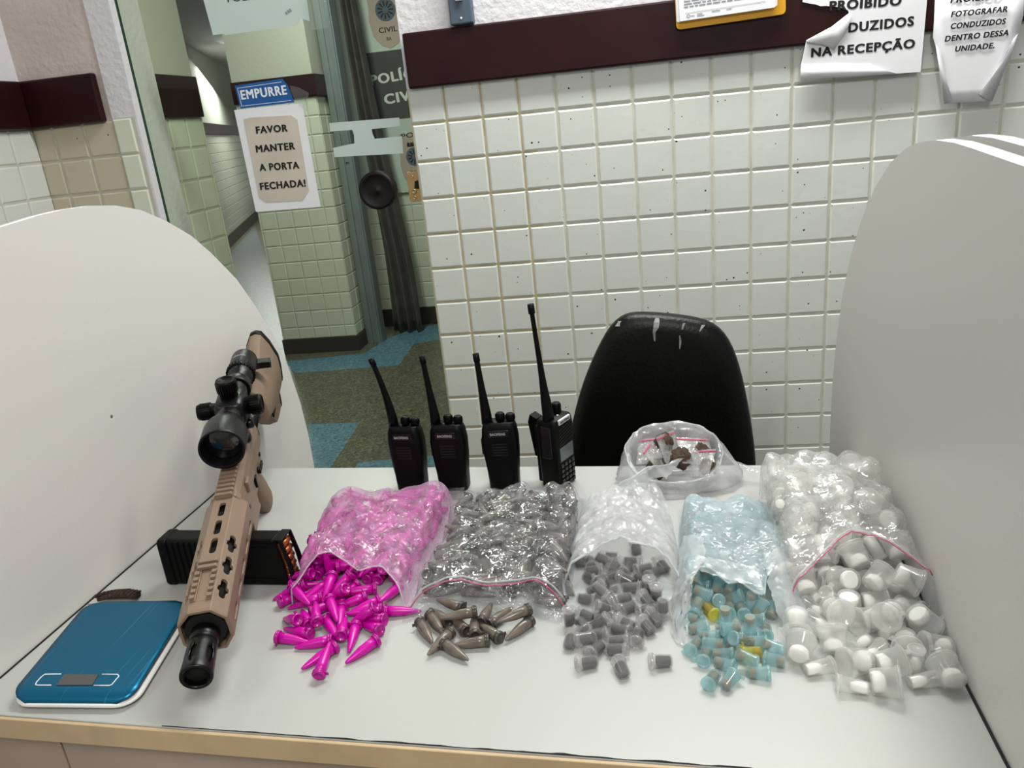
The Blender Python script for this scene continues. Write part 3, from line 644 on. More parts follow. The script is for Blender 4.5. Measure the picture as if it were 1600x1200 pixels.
# top plate whose front lip rolls down
P = []; hw = swid / 2 - .0025
for j in range(33):
    v = j / 32; y = -slen / 2 + .0012 + (slen - .0036) * v
    fr = max(0, 1 - (y + slen/2 - .0012) / .026); z = .0172 - .0100 * (1 - math.sqrt(max(0, 1 - fr**2)))
    e = max(0, min(y + slen/2 - .0012, slen/2 - .0024 - y)); r = .024; ins = r - math.sqrt(max(0, r*r - max(0, r - e)**2)) if e < r else 0
    P.append([sp((-1 + 2 * i / 16) * (hw - ins), y, z) for i in range(17)])
mb = MB(); mb.grid(P); o = mb.build('weighing_plate', M['scale_blue'], sc_); md = o.modifiers.new('s', 'SOLIDIFY'); md.thickness = .0015; md.offset = -1
zl = .0175
def spx(x, y): p = at(x, y, 2, ZT + zl) - org; M2 = Matrix(((ex.x, ey.x), (ex.y, ey.y))).inverted(); r = M2 @ Vector((p.x, p.y)); return sp(r.x, r.y, zl)
def bl(x, y): return (x * .26667, 880 + y * .26667)
mb = MB(); mb.prism([spx(*bl(*p)) for p in ((380, 652), (578, 652), (540, 715), (330, 715))], (0, 0, .0004)); mb.build('display', M['lcd'], sc_)
for pl in ([(358, 650), (262, 651), (240, 668), (212, 700), (208, 713), (225, 715), (300, 715)], [(598, 651), (690, 652), (697, 662), (655, 712), (640, 717), (550, 716)]):
    mb = MB(); mb.tube([spx(*bl(*p)) for p in pl], .0007, 6); mb.build('button_outline', M['sign_white'], sc_)
# ---------------------------------------------------------------- braided strap behind the scale
pts = [at(x, y, 2, ZT + .006) for x, y in ((152, 939), (165, 934), (182, 931), (200, 930), (216, 933))]
r_ = thing('braided_strap', 'dark brown braided strap end lying behind the teal scale', 'strap', (pts[2].x, pts[2].y, ZT))
mb = MB(); mb.tube([p - Vector(r_.location) + Vector((0, 0, .0025)) for p in pts], [.004, .0065, .0075, .0075, .006], 12, flat=.8); mb.build('braid', M['strap'], r_)
mb = MB()
for i in range(13):
    f = i / 12 * 3.999; a = int(f); p = pts[a].lerp(pts[a+1], f - a) - Vector(r_.location) + Vector((0, 0, .0085))
    mb.tube([p + Vector((-.003, -.005, -.002)), p + Vector((0, 0, .001)), p + Vector((.003, .005, -.002))], .0014, 6)
mb.build('stitching', M['strap'], r_)

# ---------------------------------------------------------------- rifle (local axes: x = its left side, y = towards the butt, z = up)
MZ = Vector((.088, -1.543, .80)); BT = Vector((-.170, -.75, .80 + .17 * .836))
bk = (BT - MZ).normalized(); lf = bk.cross(Vector((0, 0, 1))).normalized(); up = lf.cross(bk)
rifle = thing('rifle', 'tan carbine with black scope propped over a black magazine', 'rifle')
mm = Matrix((lf, bk, up)).transposed().to_4x4(); mm.translation = MZ; rifle.matrix_world = mm
RYX = Matrix.Rotation(-PI/2, 4, 'X')                # lathe axis z -> +y
def along(s0=0, l=0, u=0): return Matrix.Translation((l, s0, u)) @ RYX
# flash hider: slotted tube
n = 40; rows_ = [(0, .0158), (.003, .0164), (.010, .0160), (.016, .0157), (.022, .0155), (.034, .0152), (.040, .0150), (.046, .0148), (.049, .0136), (.052, .0136), (.054, .0148), (.066, .0148)]
vs = []; fs = []
for s0, r in rows_:
    for i in range(n): a = 2*PI*i/n; vs.append((r*math.cos(a), s0, r*math.sin(a)))
for j in range(len(rows_)-1):
    for i in range(n):
        if (j in (3, 4) and (i % 8) in (2, 3, 4)) or (j in (2, 5) and i % 8 == 3): continue
        fs.append((j*n+i, j*n+(i+1) % n, (j+1)*n+(i+1) % n, (j+1)*n+i))
mb = MB(); mb.add(vs, fs, 0, True); o = mb.build('flash_hider', M['black_metal'], rifle); md = o.modifiers.new('s', 'SOLIDIFY'); md.thickness = .0032; md.offset = 0
mb = MB(); mb.lathe([(.00004, .0060), (.0122, .0056), (.0122, .05)], 24, 0, along(), cap=False); mb.build('bore', M['dull_black'], rifle)
mb = MB(); mb.lathe([(.0095, .020), (.0095, .3)], 24, 0, along()); mb.build('barrel', M['black_metal'], rifle)
# handguard with real slots
S0, S1 = .067, .292
oct_ = [(.013, .033), (.0285, .017), (.0295, .004), (.0295, -.014), (.018, -.031), (-.018, -.031), (-.0295, -.014), (-.0295, .004), (-.0285, .017), (-.013, .033)]
mb = MB()
secs = [[(x * k_, s, u * k_) for x, u in oct_] for s, k_ in ((S0, .97), (S0 + .004, 1), (S1, 1))]
ins = [[(x * k_, s, u * k_) for x, u in oct_] for s, k_ in ((S1, .86), (S0, .86))]
mb.loft(secs + ins + [secs[0]], smooth=False, cap=False)
hg = mb.build('handguard', M['tan_metal'], rifle)
cut = MB()
def slot(c, axis_n, length, wid, kink=False):
    c = Vector(c); nn = Vector(axis_n).normalized(); sd = Vector((0, 1, 0)).cross(nn); h = length / 2; r = wid / 2; pl = []
    for k in range(9): a = PI * k / 8; pl.append((r * math.cos(a), h - r + r * math.sin(a)))
    if kink: pl += [(-r, .004), (-r - .003, .002), (-r - .003, -.004), (-r, -.006)]
    for k in range(9): a = PI + PI * k / 8; pl.append((r * math.cos(a), -h + r + r * math.sin(a)))
    if kink: pl += [(r, -.006), (r + .003, -.004), (r + .003, .002), (r, .004)]
    cut.prism([c + sd * x + Vector((0, 1, 0)) * y - nn * .008 for x, y in pl], nn * .02)
for s in (.185, .223, .262): slot((0, s, .031), (0, 0, 1), .030, .0085)
n45 = Vector((.016, 0, .0155))
for s in (.108, .150, .192): slot((.0208, s, .025), n45, .032, .0085, True); slot((-.0208, s, .025), (-n45.x, 0, n45.z), .032, .0085, True)
for s in (.10, .14, .18, .22, .26):
    slot((.0292, s, -.004), (1, 0, 0), .028, .0075); slot((-.0292, s, -.004), (-1, 0, 0), .028, .0075)
co = cut.build('cutter', M['dull_black'], rifle)
bo = hg.modifiers.new('b', 'BOOLEAN'); bo.object = co; bo.operation = 'DIFFERENCE'; bo.solver = 'EXACT'; bo.use_self = True
bpy.context.view_layer.update(); dg = bpy.context.evaluated_depsgraph_get()
me = bpy.data.meshes.new_from_object(hg.evaluated_get(dg)); hg.modifiers.clear()
if len(me.polygons) > 20: hg.data = me
bpy.data.objects.remove(co)
md = hg.modifiers.new('bevel', 'BEVEL'); md.width = .0008; md.segments = 2; md.limit_method = 'ANGLE'; md.angle_limit = .5
mb = MB(); mb.lathe([(.0235, .0702), (.0235, .30)], 20, 0, along()); mb.build('inner_sleeve', M['dull_black'], rifle)
def rail(s0, s1, u0, name, groove=False, hw=.0125):
    mb = MB(); L_ = s1 - s0; nt = max(2, int(L_ / .0102)); 
    if groove:
        for sx in (-1, 1): mb.box((sx*hw - .0001 if sx < 0 else hw - .0065, s0, u0), (sx*hw + .0065 if sx < 0 else hw, s1, u0 + .0022))
        mb.box((-hw + .0065, s0, u0 - .001), (hw - .0065, s1, u0 + .0008))
    else: mb.box((-hw + .002, s0, u0), (hw - .002, s1, u0 + .0035))
    for i in range(nt):
        a = s0 + L_ * (i + .1) / nt; b = s0 + L_ * (i + .62) / nt
        if groove and i < nt - 2:
            for sx in (-1, 1): mb.box((sx*hw if sx < 0 else hw - .0055, a, u0 + .0022), (sx*hw + .0055 if sx < 0 else hw, b, u0 + .0062))
        else:
            mb.prism([(-hw + .002, a, u0 + .0022), (hw - .002, a, u0 + .0022), (hw, a, u0 + .0042), (hw - .002, a, u0 + .0068), (-hw + .002, a, u0 + .0068), (-hw, a, u0 + .0042)], (0, b - a, 0))
    return mb.build(name, M['tan_metal'], rifle, bevel=.0005)
rail(.084, .156, .0325, 'front_rail', True)
rail(.286, .500, .0330, 'top_rail')
mb = MB(); ur = [(.013, .034), (.018, .026), (.0205, .012), (.0205, -.010), (.017, -.022), (-.017, -.022), (-.0205, -.010), (-.0205, .012), (-.018, .026), (-.013, .034)]
mb.loft([[(x * k_, s, u) for x, u in ur] for s, k_ in ((.288, 1.15), (.300, 1.15), (.304, 1), (.505, 1))], smooth=False)
mb.box((.0195, .335, .004), (.0245, .352, .022)); mb.build('upper_receiver', M['tan_metal'], rifle, bevel=.0015)
mb = MB()
mb.box((-.0165, .335, -.066), (.0165, .405, -.0215)); mb.box((-.0155, .405, -.052), (.0155, .500, -.0215))
mb.prism([(-.012, .487, -.022), (-.012, .512, -.012), (-.012, .512, .012), (-.012, .487, .0)], (.024, 0, 0)); mb.build('lower_receiver', M['tan_metal'], rifle, bevel=.0018)
mb = MB(); mb.prism([(-.0172, .336, -.064), (-.0172, .333, -.071), (-.0172, .408, -.071), (-.0172, .404, -.064)], (.0344, 0, 0)); mb.build('magazine_well_lip', M['tan_metal'], rifle, bevel=.001)
mb = MB(); mb.tube([(0, .405, -.052), (0, .412, -.073), (0, .440, -.074), (0, .452, -.056)], .0028, 8); mb.build('trigger_guard', M['tan_metal'], rifle)
mb = MB(); mb.tube([(0, .432, -.050), (0, .427, -.060), (0, .430, -.068)], .0025, 8); mb.build('trigger', M['black_metal'], rifle)
secs = []
for t_, s, wd, dp in ((0, .463, .0125, .022), (.2, .470, .0140, .024), (.45, .484, .0150, .0235), (.7, .497, .0150, .0235), (.92, .507, .0150, .026), (1, .510, .0140, .025)):
    u = -.048 - .088 * t_
    secs.append([(wd * (abs(math.cos(a))**.7) * (1 if math.cos(a) > 0 else -1), s + dp * math.sin(a), u + .008 * math.sin(a)) for a in np.linspace(0, 2*PI, 21)[:-1]])
mb = MB(); mb.loft(secs); mb.build('pistol_grip', M['tan_polymer'], rifle)
mb = MB(); mb.box((.0165, .407, -.038), (.0205, .417, -.018)); mb.build('bolt_catch', M['black_metal'], rifle, bevel=.0012)
mb = MB(); mb.lathe([(.006, 0), (.006, .004)], 14, 0, TR((.0155, .452, -.034), (0, PI/2, 0))); mb.box((.0185, .447, -.038), (.0215, .476, -.030)); mb.build('safety_lever', M['black_metal'], rifle, bevel=.001)
mb = MB()
for s, u in ((.343, -.026), (.49, -.027)): mb.lathe([(.0038, 0), (.0038, .0022)], 12, 0, TR((.0155, s, u), (0, PI/2, 0)))
mb.build('takedown_pin', M['black_metal'], rifle)
mb = MB(); mb.box((-.0205 - .0012, .36, -.008), (-.0200, .43, .010)); mb.build('port_cover', M['black_metal'], rifle, bevel=.0008)
# charging handle
mb = MB(); mb.box((-.007, .505, .043), (.007, .665, .050)); mb.prism([(-.030, .668, .046), (-.034, .676, .046), (-.026, .685, .046), (.018, .685, .046), (.036, .682, .046), (.038, .662, .046), (.018, .663, .046), (.007, .660, .046), (-.007, .660, .046)], (0, 0, .012))
mb.build('charging_handle', M['black_metal'], rifle, bevel=.0015)
mb = MB(); mb.lathe([(.0145, .505), (.0145, .72)], 24, 0, along(0, 0, .0)); mb.lathe([(.020, .506), (.020, .514)], 24, 0, along()); mb.build('buffer_tube', M['black_metal'], rifle)
# stock: rounded wedge, deep at the butt
half = lambda t_, w_, b_, pw, pb: [(0, t_), (.010, t_ - .003), (w_ * .66, t_ * .62), (w_ * .98, t_ * .1), (w_, -.016), (w_ * .92, b_), (pw, b_ - .006), (pw * .9, pb + .004), (0, pb)]
secs = []
for s, t_, w_, b_, pw, pb in ((.598, .026, .020, -.018, .014, -.026), (.603, .033, .026, -.024, .018, -.032), (.640, .034, .029, -.032, .018, -.044), (.680, .036, .031, -.038, .018, -.072), (.712, .044, .0312, -.042, .018, -.098), (.750, .054, .0320, -.044, .018, -.104), (.790, .062, .0320, -.046, .018, -.106)):
    h = half(t_, w_, b_, pw, pb); secs.append([(x, s, u) for x, u in h] + [(-x, s, u) for x, u in h[-2:0:-1]])
mb = MB(); mb.loft(secs, smooth=True); mb.build('stock', M['tan_polymer'], rifle, bevel=.004, seg=3)
e_ = secs[-1]
mb = MB(); mb.loft([[(x * k_, s, (z + .02) * k_ - .02) for x, _, z in e_] for s, k_ in ((.7905, 1.0), (.793, 1.03), (.806, 1.02), (.809, .95))]); mb.build('butt_pad', M['black_plastic'], rifle)
mb = MB(); mb.box((.0185, .665, -.058), (.0215, .70, -.046)); mb.build('stock_latch', M['black_plastic'], rifle, bevel=.001)
# scope
U = .078
mb = MB(); mb.lathe([(.0290, .344), (.0318, .3425), (.0322, .346), (.0320, .385), (.0300, .396), (.0190, .424), (.0168, .430), (.0168, .565), (.0190, .568), (.0200, .574), (.0222, .580), (.0222, .636), (.0212, .642), (.0195, .643)], 40, 0, along(0, 0, U), cap=False)
mb.build('scope_tube', M['black_metal'], rifle)
mb = MB(); mb.lathe([(.0290, .344), (.0278, .350), (.0272, .362)], 40, 0, along(0, 0, U), cap=False); mb.build('objective_rim', M['black_metal'], rifle)
mb = MB(); mb.lathe([(.0005, .358), (.015, .3595), (.0275, .363)], 40, 0, along(0, 0, U), cap=False); mb.build('objective_lens', M['lens'], rifle)
mb = MB(); mb.lathe([(.0196, .6425), (.014, .640), (.0005, .6395)], 32, 0, along(0, 0, U), cap=False); mb.build('eyepiece_lens', M['lens'], rifle)
mb = MB()
for s in (.578, .584): mb.lathe([(.0222, s), (.0232, s + .001), (.0232, s + .004), (.0222, s + .005)], 32, 0, along(0, 0, U), cap=False)
for i in range(26):
    a = 2*PI*i/26; mb.box((-.0012, .5785, .0226), (.0012, .592, .0242), 0, Matrix.Translation((0, 0, U)) @ Matrix.Rotation(a, 4, 'Y'))
mb.build('zoom_ring', M['black_plastic'], rifle)
mb = MB(); mb.loft([[(x, s, U + z) for x, z in rrect(w_, h_, .009)] for s, w_, h_ in ((.436, .034, .034), (.442, .044, .042), (.492, .044, .042), (.500, .034, .034))]); mb.build('turret_saddle', M['black_metal'], rifle)
def turret(T, name, r=.0150, h=.030):
    mb = MB(); mb.lathe([(r*.92, 0), (r*.92, h*.3), (r, h*.32), (r, h*.92), (r*.93, h), (r*.78, h), (r*.74, h*.94), (.0005, h*.94)], 30, 0, T, cap=False)
    for i in range(24): a = 2*PI*i/24; mb.box((r*.98, -.0011, h*.36), (r + .0010, .0011, h*.85), 0, T @ Matrix.Rotation(a, 4, 'Z'))
    return mb.build(name, M['black_plastic'], rifle)
turret(Matrix.Translation((0, .467, U + .020)), 'elevation_turret')
turret(Matrix.Translation((.020, .467, U)) @ Matrix.Rotation(PI/2, 4, 'Y'), 'windage_turret', .0150, .026)
turret(Matrix.Translation((-.020, .467, U)) @ Matrix.Rotation(-PI/2, 4, 'Y'), 'illumination_turret', .0125, .032)
mb = MB(); mb.box((-.013, .400, .0402), (.013, .560, .0505))
for s in (.412, .528):
    mb.lathe([(.0215, s), (.0215, s + .020)], 28, 0, along(0, 0, U)); mb.box((-.013, s, .045), (.013, s + .020, .066))
mb.build('scope_mount', M['black_metal'], rifle, bevel=.001)
for s in (.425, .470, .522):
    mb = MB(); mb.lathe([(.0075, 0), (.0085, .002), (.0085, .010), (.006, .012)], 16, 0, TR((.013, s, .0445), (0, PI/2, 0))); mb.build('clamp_nut', M['black_metal'], rifle)
mb = MB()
for i in range(9):
    a = -.5 + i * .11; T = Matrix.Translation((0, 0, U)) @ Matrix.Rotation(a, 4, 'Y')
    mb.box((-.0007, .612, .0222), (.0007, .612 + (.006 if i % 2 else .004), .02245), 0, T)
mb.build('scale_mark', M['ink_grey'], rifle)

# ---------------------------------------------------------------- magazine standing on its edge under the handguard
ma_, mb_ = at(263, 915, 2, ZT), at(468, 917, 2, ZT)
mv = (mb_ - ma_).normalized(); ML = (mb_ - ma_).length
mag = thing('rifle_magazine', 'black ribbed rifle magazine lying under the tan handguard', 'magazine', (ma_.x, ma_.y, ZT), math.atan2(mv.y, mv.x))
mb = MB()
def mp(x, h, d): return (x, d, h)
H_ = .077; D_ = .034
mb.loft([[mp(x, z, D_/2 + y_) for y_, z in [(a * k_, H_/2 * 1.0 + b * kk + sh) for a, b in rrect(D_, H_, .006, 3)]] for x, k_, kk, sh in ((.012, 1.0, .97, .0), (.10, 1.0, .965, -.0005), (.178, 1.0, .96, -.001), (.183, .98, .93, -.001))], smooth=False)
mb.build('body', M['black_plastic'], mag, bevel=.0012)
mb = MB(); mb.loft([[mp(x, z, D_/2 + y_) for y_, z in [(a * k_, H_/2 + b * k_) for a, b in rrect(D_ + .004, H_ - .001, .006, 3)]] for x, k_ in ((0, .96), (.003, 1), (.013, 1), (.015, .97))], smooth=False); mb.build('floor_plate', M['black_plastic'], mag, bevel=.001)
mb = MB()
for i in range(7): mb.box((.020 + i * .009, -.0012, .006), (.0245 + i * .009, D_ + .0012, H_ - .005))
mb.build('grip_rib', M['black_plastic'], mag, bevel=.001)
mb = MB(); mb.box((.108, -.0012, .008), (.112, D_ + .0012, H_ - .006)); mb.box((.112, -.0010, H_ - .016), (.172, .0, H_ - .012)); mb.box((.112, -.0010, .010), (.172, 0, .014)); mb.build('side_ridge', M['black_plastic'], mag, bevel=.0008)
mb = MB()
for y0, y1 in ((0, .004), (D_ - .004, D_)):
    mb.prism([(.1805, y0, .003), (.192, y0, .004), (.190, y0, H_*.5), (.1845, y0, H_ - .004), (.1805, y0, H_ - .003)], (0, y1 - y0, 0))
    mb.prism([(.1975, y0, .006), (.2045, y0, .010), (.2015, y0, H_*.5), (.1945, y0, H_ - .004), (.1890, y0, H_ - .003), (.1950, y0, H_*.5)], (0, y1 - y0, 0))
mb.prism([(.1805, .001, H_ - .004), (.1945, .001, H_ - .004), (.1945, D_ - .001, H_ - .004), (.1805, D_ - .001, H_ - .004)], (0, 0, .002))
mb.prism([(.1805, .001, .003), (.2045, .001, .006), (.2045, D_ - .001, .006), (.1805, D_ - .001, .003)], (0, 0, .003))
mb.build('feed_lip', M['black_plastic'], mag, bevel=.0008)
for i in range(5):
    mb = MB(); z0 = .012 + i * .0125; mb.lathe([(.0058, 0), (.0058, .018), (.0050, .022), (.0050, .026)], 14, 0, Matrix.Translation((.1905 - z0 * .03, .004, z0)) @ Matrix.Rotation(-PI/2, 4, 'X')); mb.build('cartridge', M['copper'], mag)

# ---------------------------------------------------------------- radios
def small_radio(name, px, yaw, label, lean, bend, grp):
    base = at(px, 668, 1, -.985); base = Vector((base.x, -.984, ZT))
    r = thing(name, label, 'two-way radio', base, yaw, grp); r.scale = (1.07, 1, 1.09)
    sec = lambda w_, d_, z, rr=.009, cx=0: [(x + cx, y + .0, z) for x, y in rrect(w_, d_, rr, 4)]
    mb = MB(); mb.loft([sec(.046, .030, 0), sec(.048, .033, .003), sec(.050, .035, .030), sec(.056, .036, .060), sec(.0575, .036, .085), sec(.054, .034, .102), sec(.049, .030, .110), sec(.046, .027, .112)]); mb.build('body', M['black_plastic'], r)
    mb = MB(); mb.loft([[(x, -.0165 - .0016 * k_, z) for x, z in [(a * (1 - .03 * k_), .052 + b * (1 - .02 * k_)) for a, b in rrect(.042, .082, .006, 3)]] for k_ in (0, 1)], smooth=False); mb.build('front_panel', M['black_plastic'], r, bevel=.0006)
    mb = MB()
    for i in range(5): mb.box((-.012, -.0188, .060 + i * .0045), (.012, -.0180, .062 + i * .0045))
    mb.build('speaker_grille', M['dull_black'], r)
    mb = MB(); mb.loft([[(x, y_, z) for x, z in [(a, .0965 + b) for a, b in rrect(.034, .011, .003, 3)]] for y_ in (-.0150, -.0188)], smooth=False); pl = mb.build('name_plate', M['black_gloss'], r, bevel=.0005)
    lettering('BAOFENG', (-.013, -.0189, .0945), (1, 0, 0), (0, 0, 1), .024, .0042, mat_sil, pl, bold=.03)
    for i, (x, h_) in enumerate(((.004, .014), (.020, .012))):
        mb = MB(); T = Matrix.Translation((x - .001, 0, .110)); mb.lathe([(.0062, 0), (.0062, .003), (.0075, .004), (.0068, h_), (.0055, h_ + .0015), (.0005, h_ + .0015)], 18, 0, T, cap=False)
        for k_ in range(10): mb.box((.0062, -.0007, .005), (.0078, .0007, h_ - .001), 0, T @ Matrix.Rotation(k_ * PI / 5, 4, 'Z'))
        mb.build('knob', M['black_plastic'], r)
    p = [Vector((-.0185, 0, .108)), Vector((-.0185, 0, .122))]
    for k_ in range(1, 9): f = k_ / 8; p.append(Vector((-.0185 - lean * f - bend * f * f, 0, .122 + .100 * f)))
    mb = MB(); mb.tube(p, [.0085, .0082, .0074, .0066, .0058, .0052, .0048, .0045, .0043, .0042], 14); mb.tube([p[-1] - (p[-1] - p[-2]).normalized() * .012, p[-1]], [.0052, .0050], 14); mb.build('antenna', M['black_plastic'], r)
    mb = MB(); mb.box((-.031, -.006, .058), (-.027, .008, .085)); mb.build('talk_button', M['black_plastic'], r, bevel=.0015)
    mb = MB(); mb.box((-.02, .0165, .02), (.02, .0225, .09)); mb.build('battery', M['black_plastic'], r, bevel=.003)
    return r
mat_sil = mat('silver_lettering', 'A8A9AC', .4)
G_ = 'small black radios standing in a row'
small_radio('two_way_radio', 632, -.10, 'leftmost small black two-way radio, its antenna bent over to left', .010, .011, G_)
small_radio('two_way_radio', 699, -.06, 'second small black two-way radio from left, between two others', .0075, .0, G_)
small_radio('two_way_radio', 780, .02, 'third small black two-way radio, standing next to the larger one', .0055, .0, G_)
b4 = at(866, 665, 1, -.985)
r4 = thing('large_two_way_radio', 'larger black radio turned sideways with long antenna and keypad, beside chair', 'two-way radio', (b4.x, -.978, ZT), math.radians(62)); r4.scale = (1, 1, 1.05)
def rb(w_, d_, z): return [(x, y, z) for x, y in rrect(w_, d_, .006, 4)]
mb = MB(); mb.loft([rb(.050, .034, 0), rb(.053, .038, .004), rb(.055, .040, .06), rb(.056, .040, .105), rb(.054, .037, .116), rb(.050, .034, .119)]); mb.build('body', M['black_plastic'], r4)
mb = MB()
for i in range(6): mb.prism([(-.021, -.0208, .078 + i * .0052 - .004), (.021, -.0208, .078 + i * .0052 + .004), (.021, -.0208, .0805 + i * .0052 + .004), (-.021, -.0208, .0805 + i * .0052 - .004)], (0, .003, 0))
mb.build('speaker_grille', M['black_gloss'], r4)
mb = MB(); mb.box((-.020, -.0206, .048), (.020, -.0185, .072)); mb.build('screen', mat('radio_screen', '5B6064', .15), r4, bevel=.001)
mb = MB()
for i in range(4):
    for j in range(5): mb.box((-.021 + i * .0108, -.0218, .004 + j * .0085), (-.0125 + i * .0108, -.0185, .010 + j * .0085))
mb.build('keypad', M['black_gloss'], r4, bevel=.001)
mb = MB(); mb.box((-.017, -.0212, .1105), (.017, -.0165, .1185)); pl = mb.build('name_plate', mat('pale_plate', 'C9CBCC', .4), r4, bevel=.0008)
lettering('BAOFENG', (-.014, -.0213, .1125), (1, 0, 0), (0, 0, 1), .028, .0042, M['ink'], pl, bold=.02)
mb = MB(); mb.lathe([(.0078, 0), (.0085, .004), (.0078, .016), (.0065, .018), (.0005, .018)], 20, 0, Matrix.Translation((.014, .004, .118)), cap=False)
for k_ in range(10): mb.box((.0072, -.0007, .005), (.0088, .0007, .015), 0, Matrix.Translation((.014, .004, .118)) @ Matrix.Rotation(k_ * PI / 5, 4, 'Z'))
mb.build('knob', M['black_plastic'], r4)
p = [Vector((-.017, .0, .115)), Vector((-.017, .0, .128))] + [Vector((-.017 - .015 * f, .004 * f, .128 + .180 * f)) for f in np.linspace(.12, 1, 9)]
mb = MB(); mb.tube(p, [.0100, .0095, .0085, .0068, .0056, .0048, .0044, .0041, .0039, .0038, .0037], 14); mb.tube([p[-1] - Vector((-.001, .0003, .014)), p[-1]], [.0056, .0054], 14); mb.build('antenna', M['black_plastic'], r4)
mb = MB(); mb.box((-.0305, -.010, .055), (-.0265, .010, .110)); mb.build('side_panel', M['black_gloss'], r4, bevel=.002)
mb = MB(); mb.box((-.020, .0195, .006), (.020, .029, .105)); mb.build('battery', M['black_plastic'], r4, bevel=.003)
mb = MB(); mb.prism([(-.009, .030, .112), (-.009, .044, .118), (-.009, .049, .104), (-.009, .040, .045), (-.009, .036, .045), (-.009, .041, .100), (-.009, .0292, .102)], (.018, 0, 0)); mb.build('belt_clip', M['black_plastic'], r4, bevel=.001)
mb = MB()
for x, y in ((.001, -.006), (.004, .006), (.000, .012)): mb.lathe([(.0018, 0), (.0018, .0012)], 10, 0, Matrix.Translation((x + .001, y, .119)))
mb.build('top_dot', M['sign_white'], r4)

# ---------------------------------------------------------------- chair behind the desk
CYp = -.57
ch = thing('office_chair', 'black leatherette office chair with cracked backrest top behind the desk', 'chair', (.61, CYp + .12, 0))
co_ = Vector(ch.location)
outl = [at(x, y, 1, CYp) for x, y in ((884, 735), (890, 690), (901, 640), (913, 600), (926, 568), (940, 538), (955, 513), (970, 500), (985, 494), (1005, 493), (1040, 495), (1075, 499), (1105, 505), (1125, 516), (1140, 535), (1151, 560), (1160, 592), (1168, 630), (1175, 670), (1180, 712), (1182, 740))]
zlow = .44
outl = outl + [Vector((outl[-1].x - .01, 0, .50)), Vector((outl[-1].x - .05, 0, zlow)), Vector((outl[0].x + .05, 0, zlow)), Vector((outl[0].x + .01, 0, .50))]
cen = Vector((sum(p.x for p in outl) / len(outl), 0, sum(p.z for p in outl) / len(outl)))
def csec(k_, y, lean=.0):
    return [Vector((cen.x + (p.x - cen.x) * (1 - k_ / .2), CYp + y, cen.z + (p.z - cen.z) * (1 - k_ / .24))) - co_ for p in outl]
mb = MB(); mb.loft([csec(.07, -.010), csec(.035, -.010), csec(.014, -.004), csec(.0, .006), csec(-.004, .016), csec(-.003, .034), csec(.006, .044), csec(.02, .050), csec(.05, .052)]); bkr = mb.build('backrest', M['leather'], ch, sub=1)
rw = random.Random(8)
bpy.context.view_layer.update(); dgc = bpy.context.evaluated_depsgraph_get(); bke = bkr.evaluated_get(dgc); bkm = bkr.matrix_world.inverted()
def onseat(x, y):
    o3 = bkm @ CAM; ok, loc, nn, fi = bke.ray_cast(o3, (bkm.to_3x3() @ ray(x, y)).normalized())
    return (bkr.matrix_world @ (loc + nn * .0008)) - co_ if ok else None
def crack(pl):
    rows = [[onseat(x + 1.5 * w_ * k_, y) for k_ in (-1, 0, 1)] for x, y, w_ in pl]
    rows = [r for r in rows if all(p is not None for p in r)]
    if len(rows) < 2: return
    mb = MB(); mb.grid(rows, smooth=False); mb.build('worn_crack', M['worn'], bkr)
crack([(967, 497, 5), (966, 502, 3.5), (967, 505, 1.5), (965, 510, 2.5)])
crack([(1027, 497, 2), (1026, 504, 3), (1025, 512, 2.8), (1022, 519, 1.5), (1023, 533, .6)])
crack([(1069, 505, 1.5), (1067, 510, 1.0), (1066, 515, .6)]); crack([(1062, 524, .6), (1063, 533, 1.2), (1062, 545, .5)])
crack([(1099, 508, 2), (1096, 513, 1.2), (1093, 518, .5)])
mb = MB(); mb.loft([[(x, y - .11, z) for x, y in rrect(.46 - k_, .46 - k_, .09, 6)] for z, k_ in ((.40, .06), (.415, .01), (.44, 0), (.465, .01), (.475, .05))]); mb.build('seat', M['leather'], ch)
mb = MB(); mb.box((-.04, .06, .36), (.04, .20, .40)); mb.box((-.03, .17, .37), (.03, .19, .62)); mb.build('back_bracket', M['black_metal'], ch, bevel=.004)
mb = MB(); mb.lathe([(.03, .08), (.03, .22), (.018, .221), (.018, .405)], 20, 0, TR((0, -.11, 0))); mb.build('gas_post', M['black_metal'], ch)
for i in range(5):
    a = i * 2 * PI / 5 + .3; e = Vector((.27 * math.cos(a), .27 * math.sin(a) - .11, .07)); s_ = Vector((0, -.11, .10))
    mb = MB(); mb.tube([s_, s_.lerp(e, .5) + Vector((0, 0, .004)), e], [.024, .02, .016], 10); lg = mb.build('leg', M['black_plastic'], ch)
    mb = MB(); mb.lathe([(.026, -.018), (.028, -.012), (.028, .012), (.026, .018)], 16, 0, Matrix.Translation((e.x, e.y, .028)) @ Matrix.Rotation(a, 4, 'Z') @ Matrix.Rotation(PI/2, 4, 'X')); mb.tube([(e.x, e.y, .03), (e.x, e.y, .07)], .008, 8); mb.build('caster', M['black_plastic'], lg)
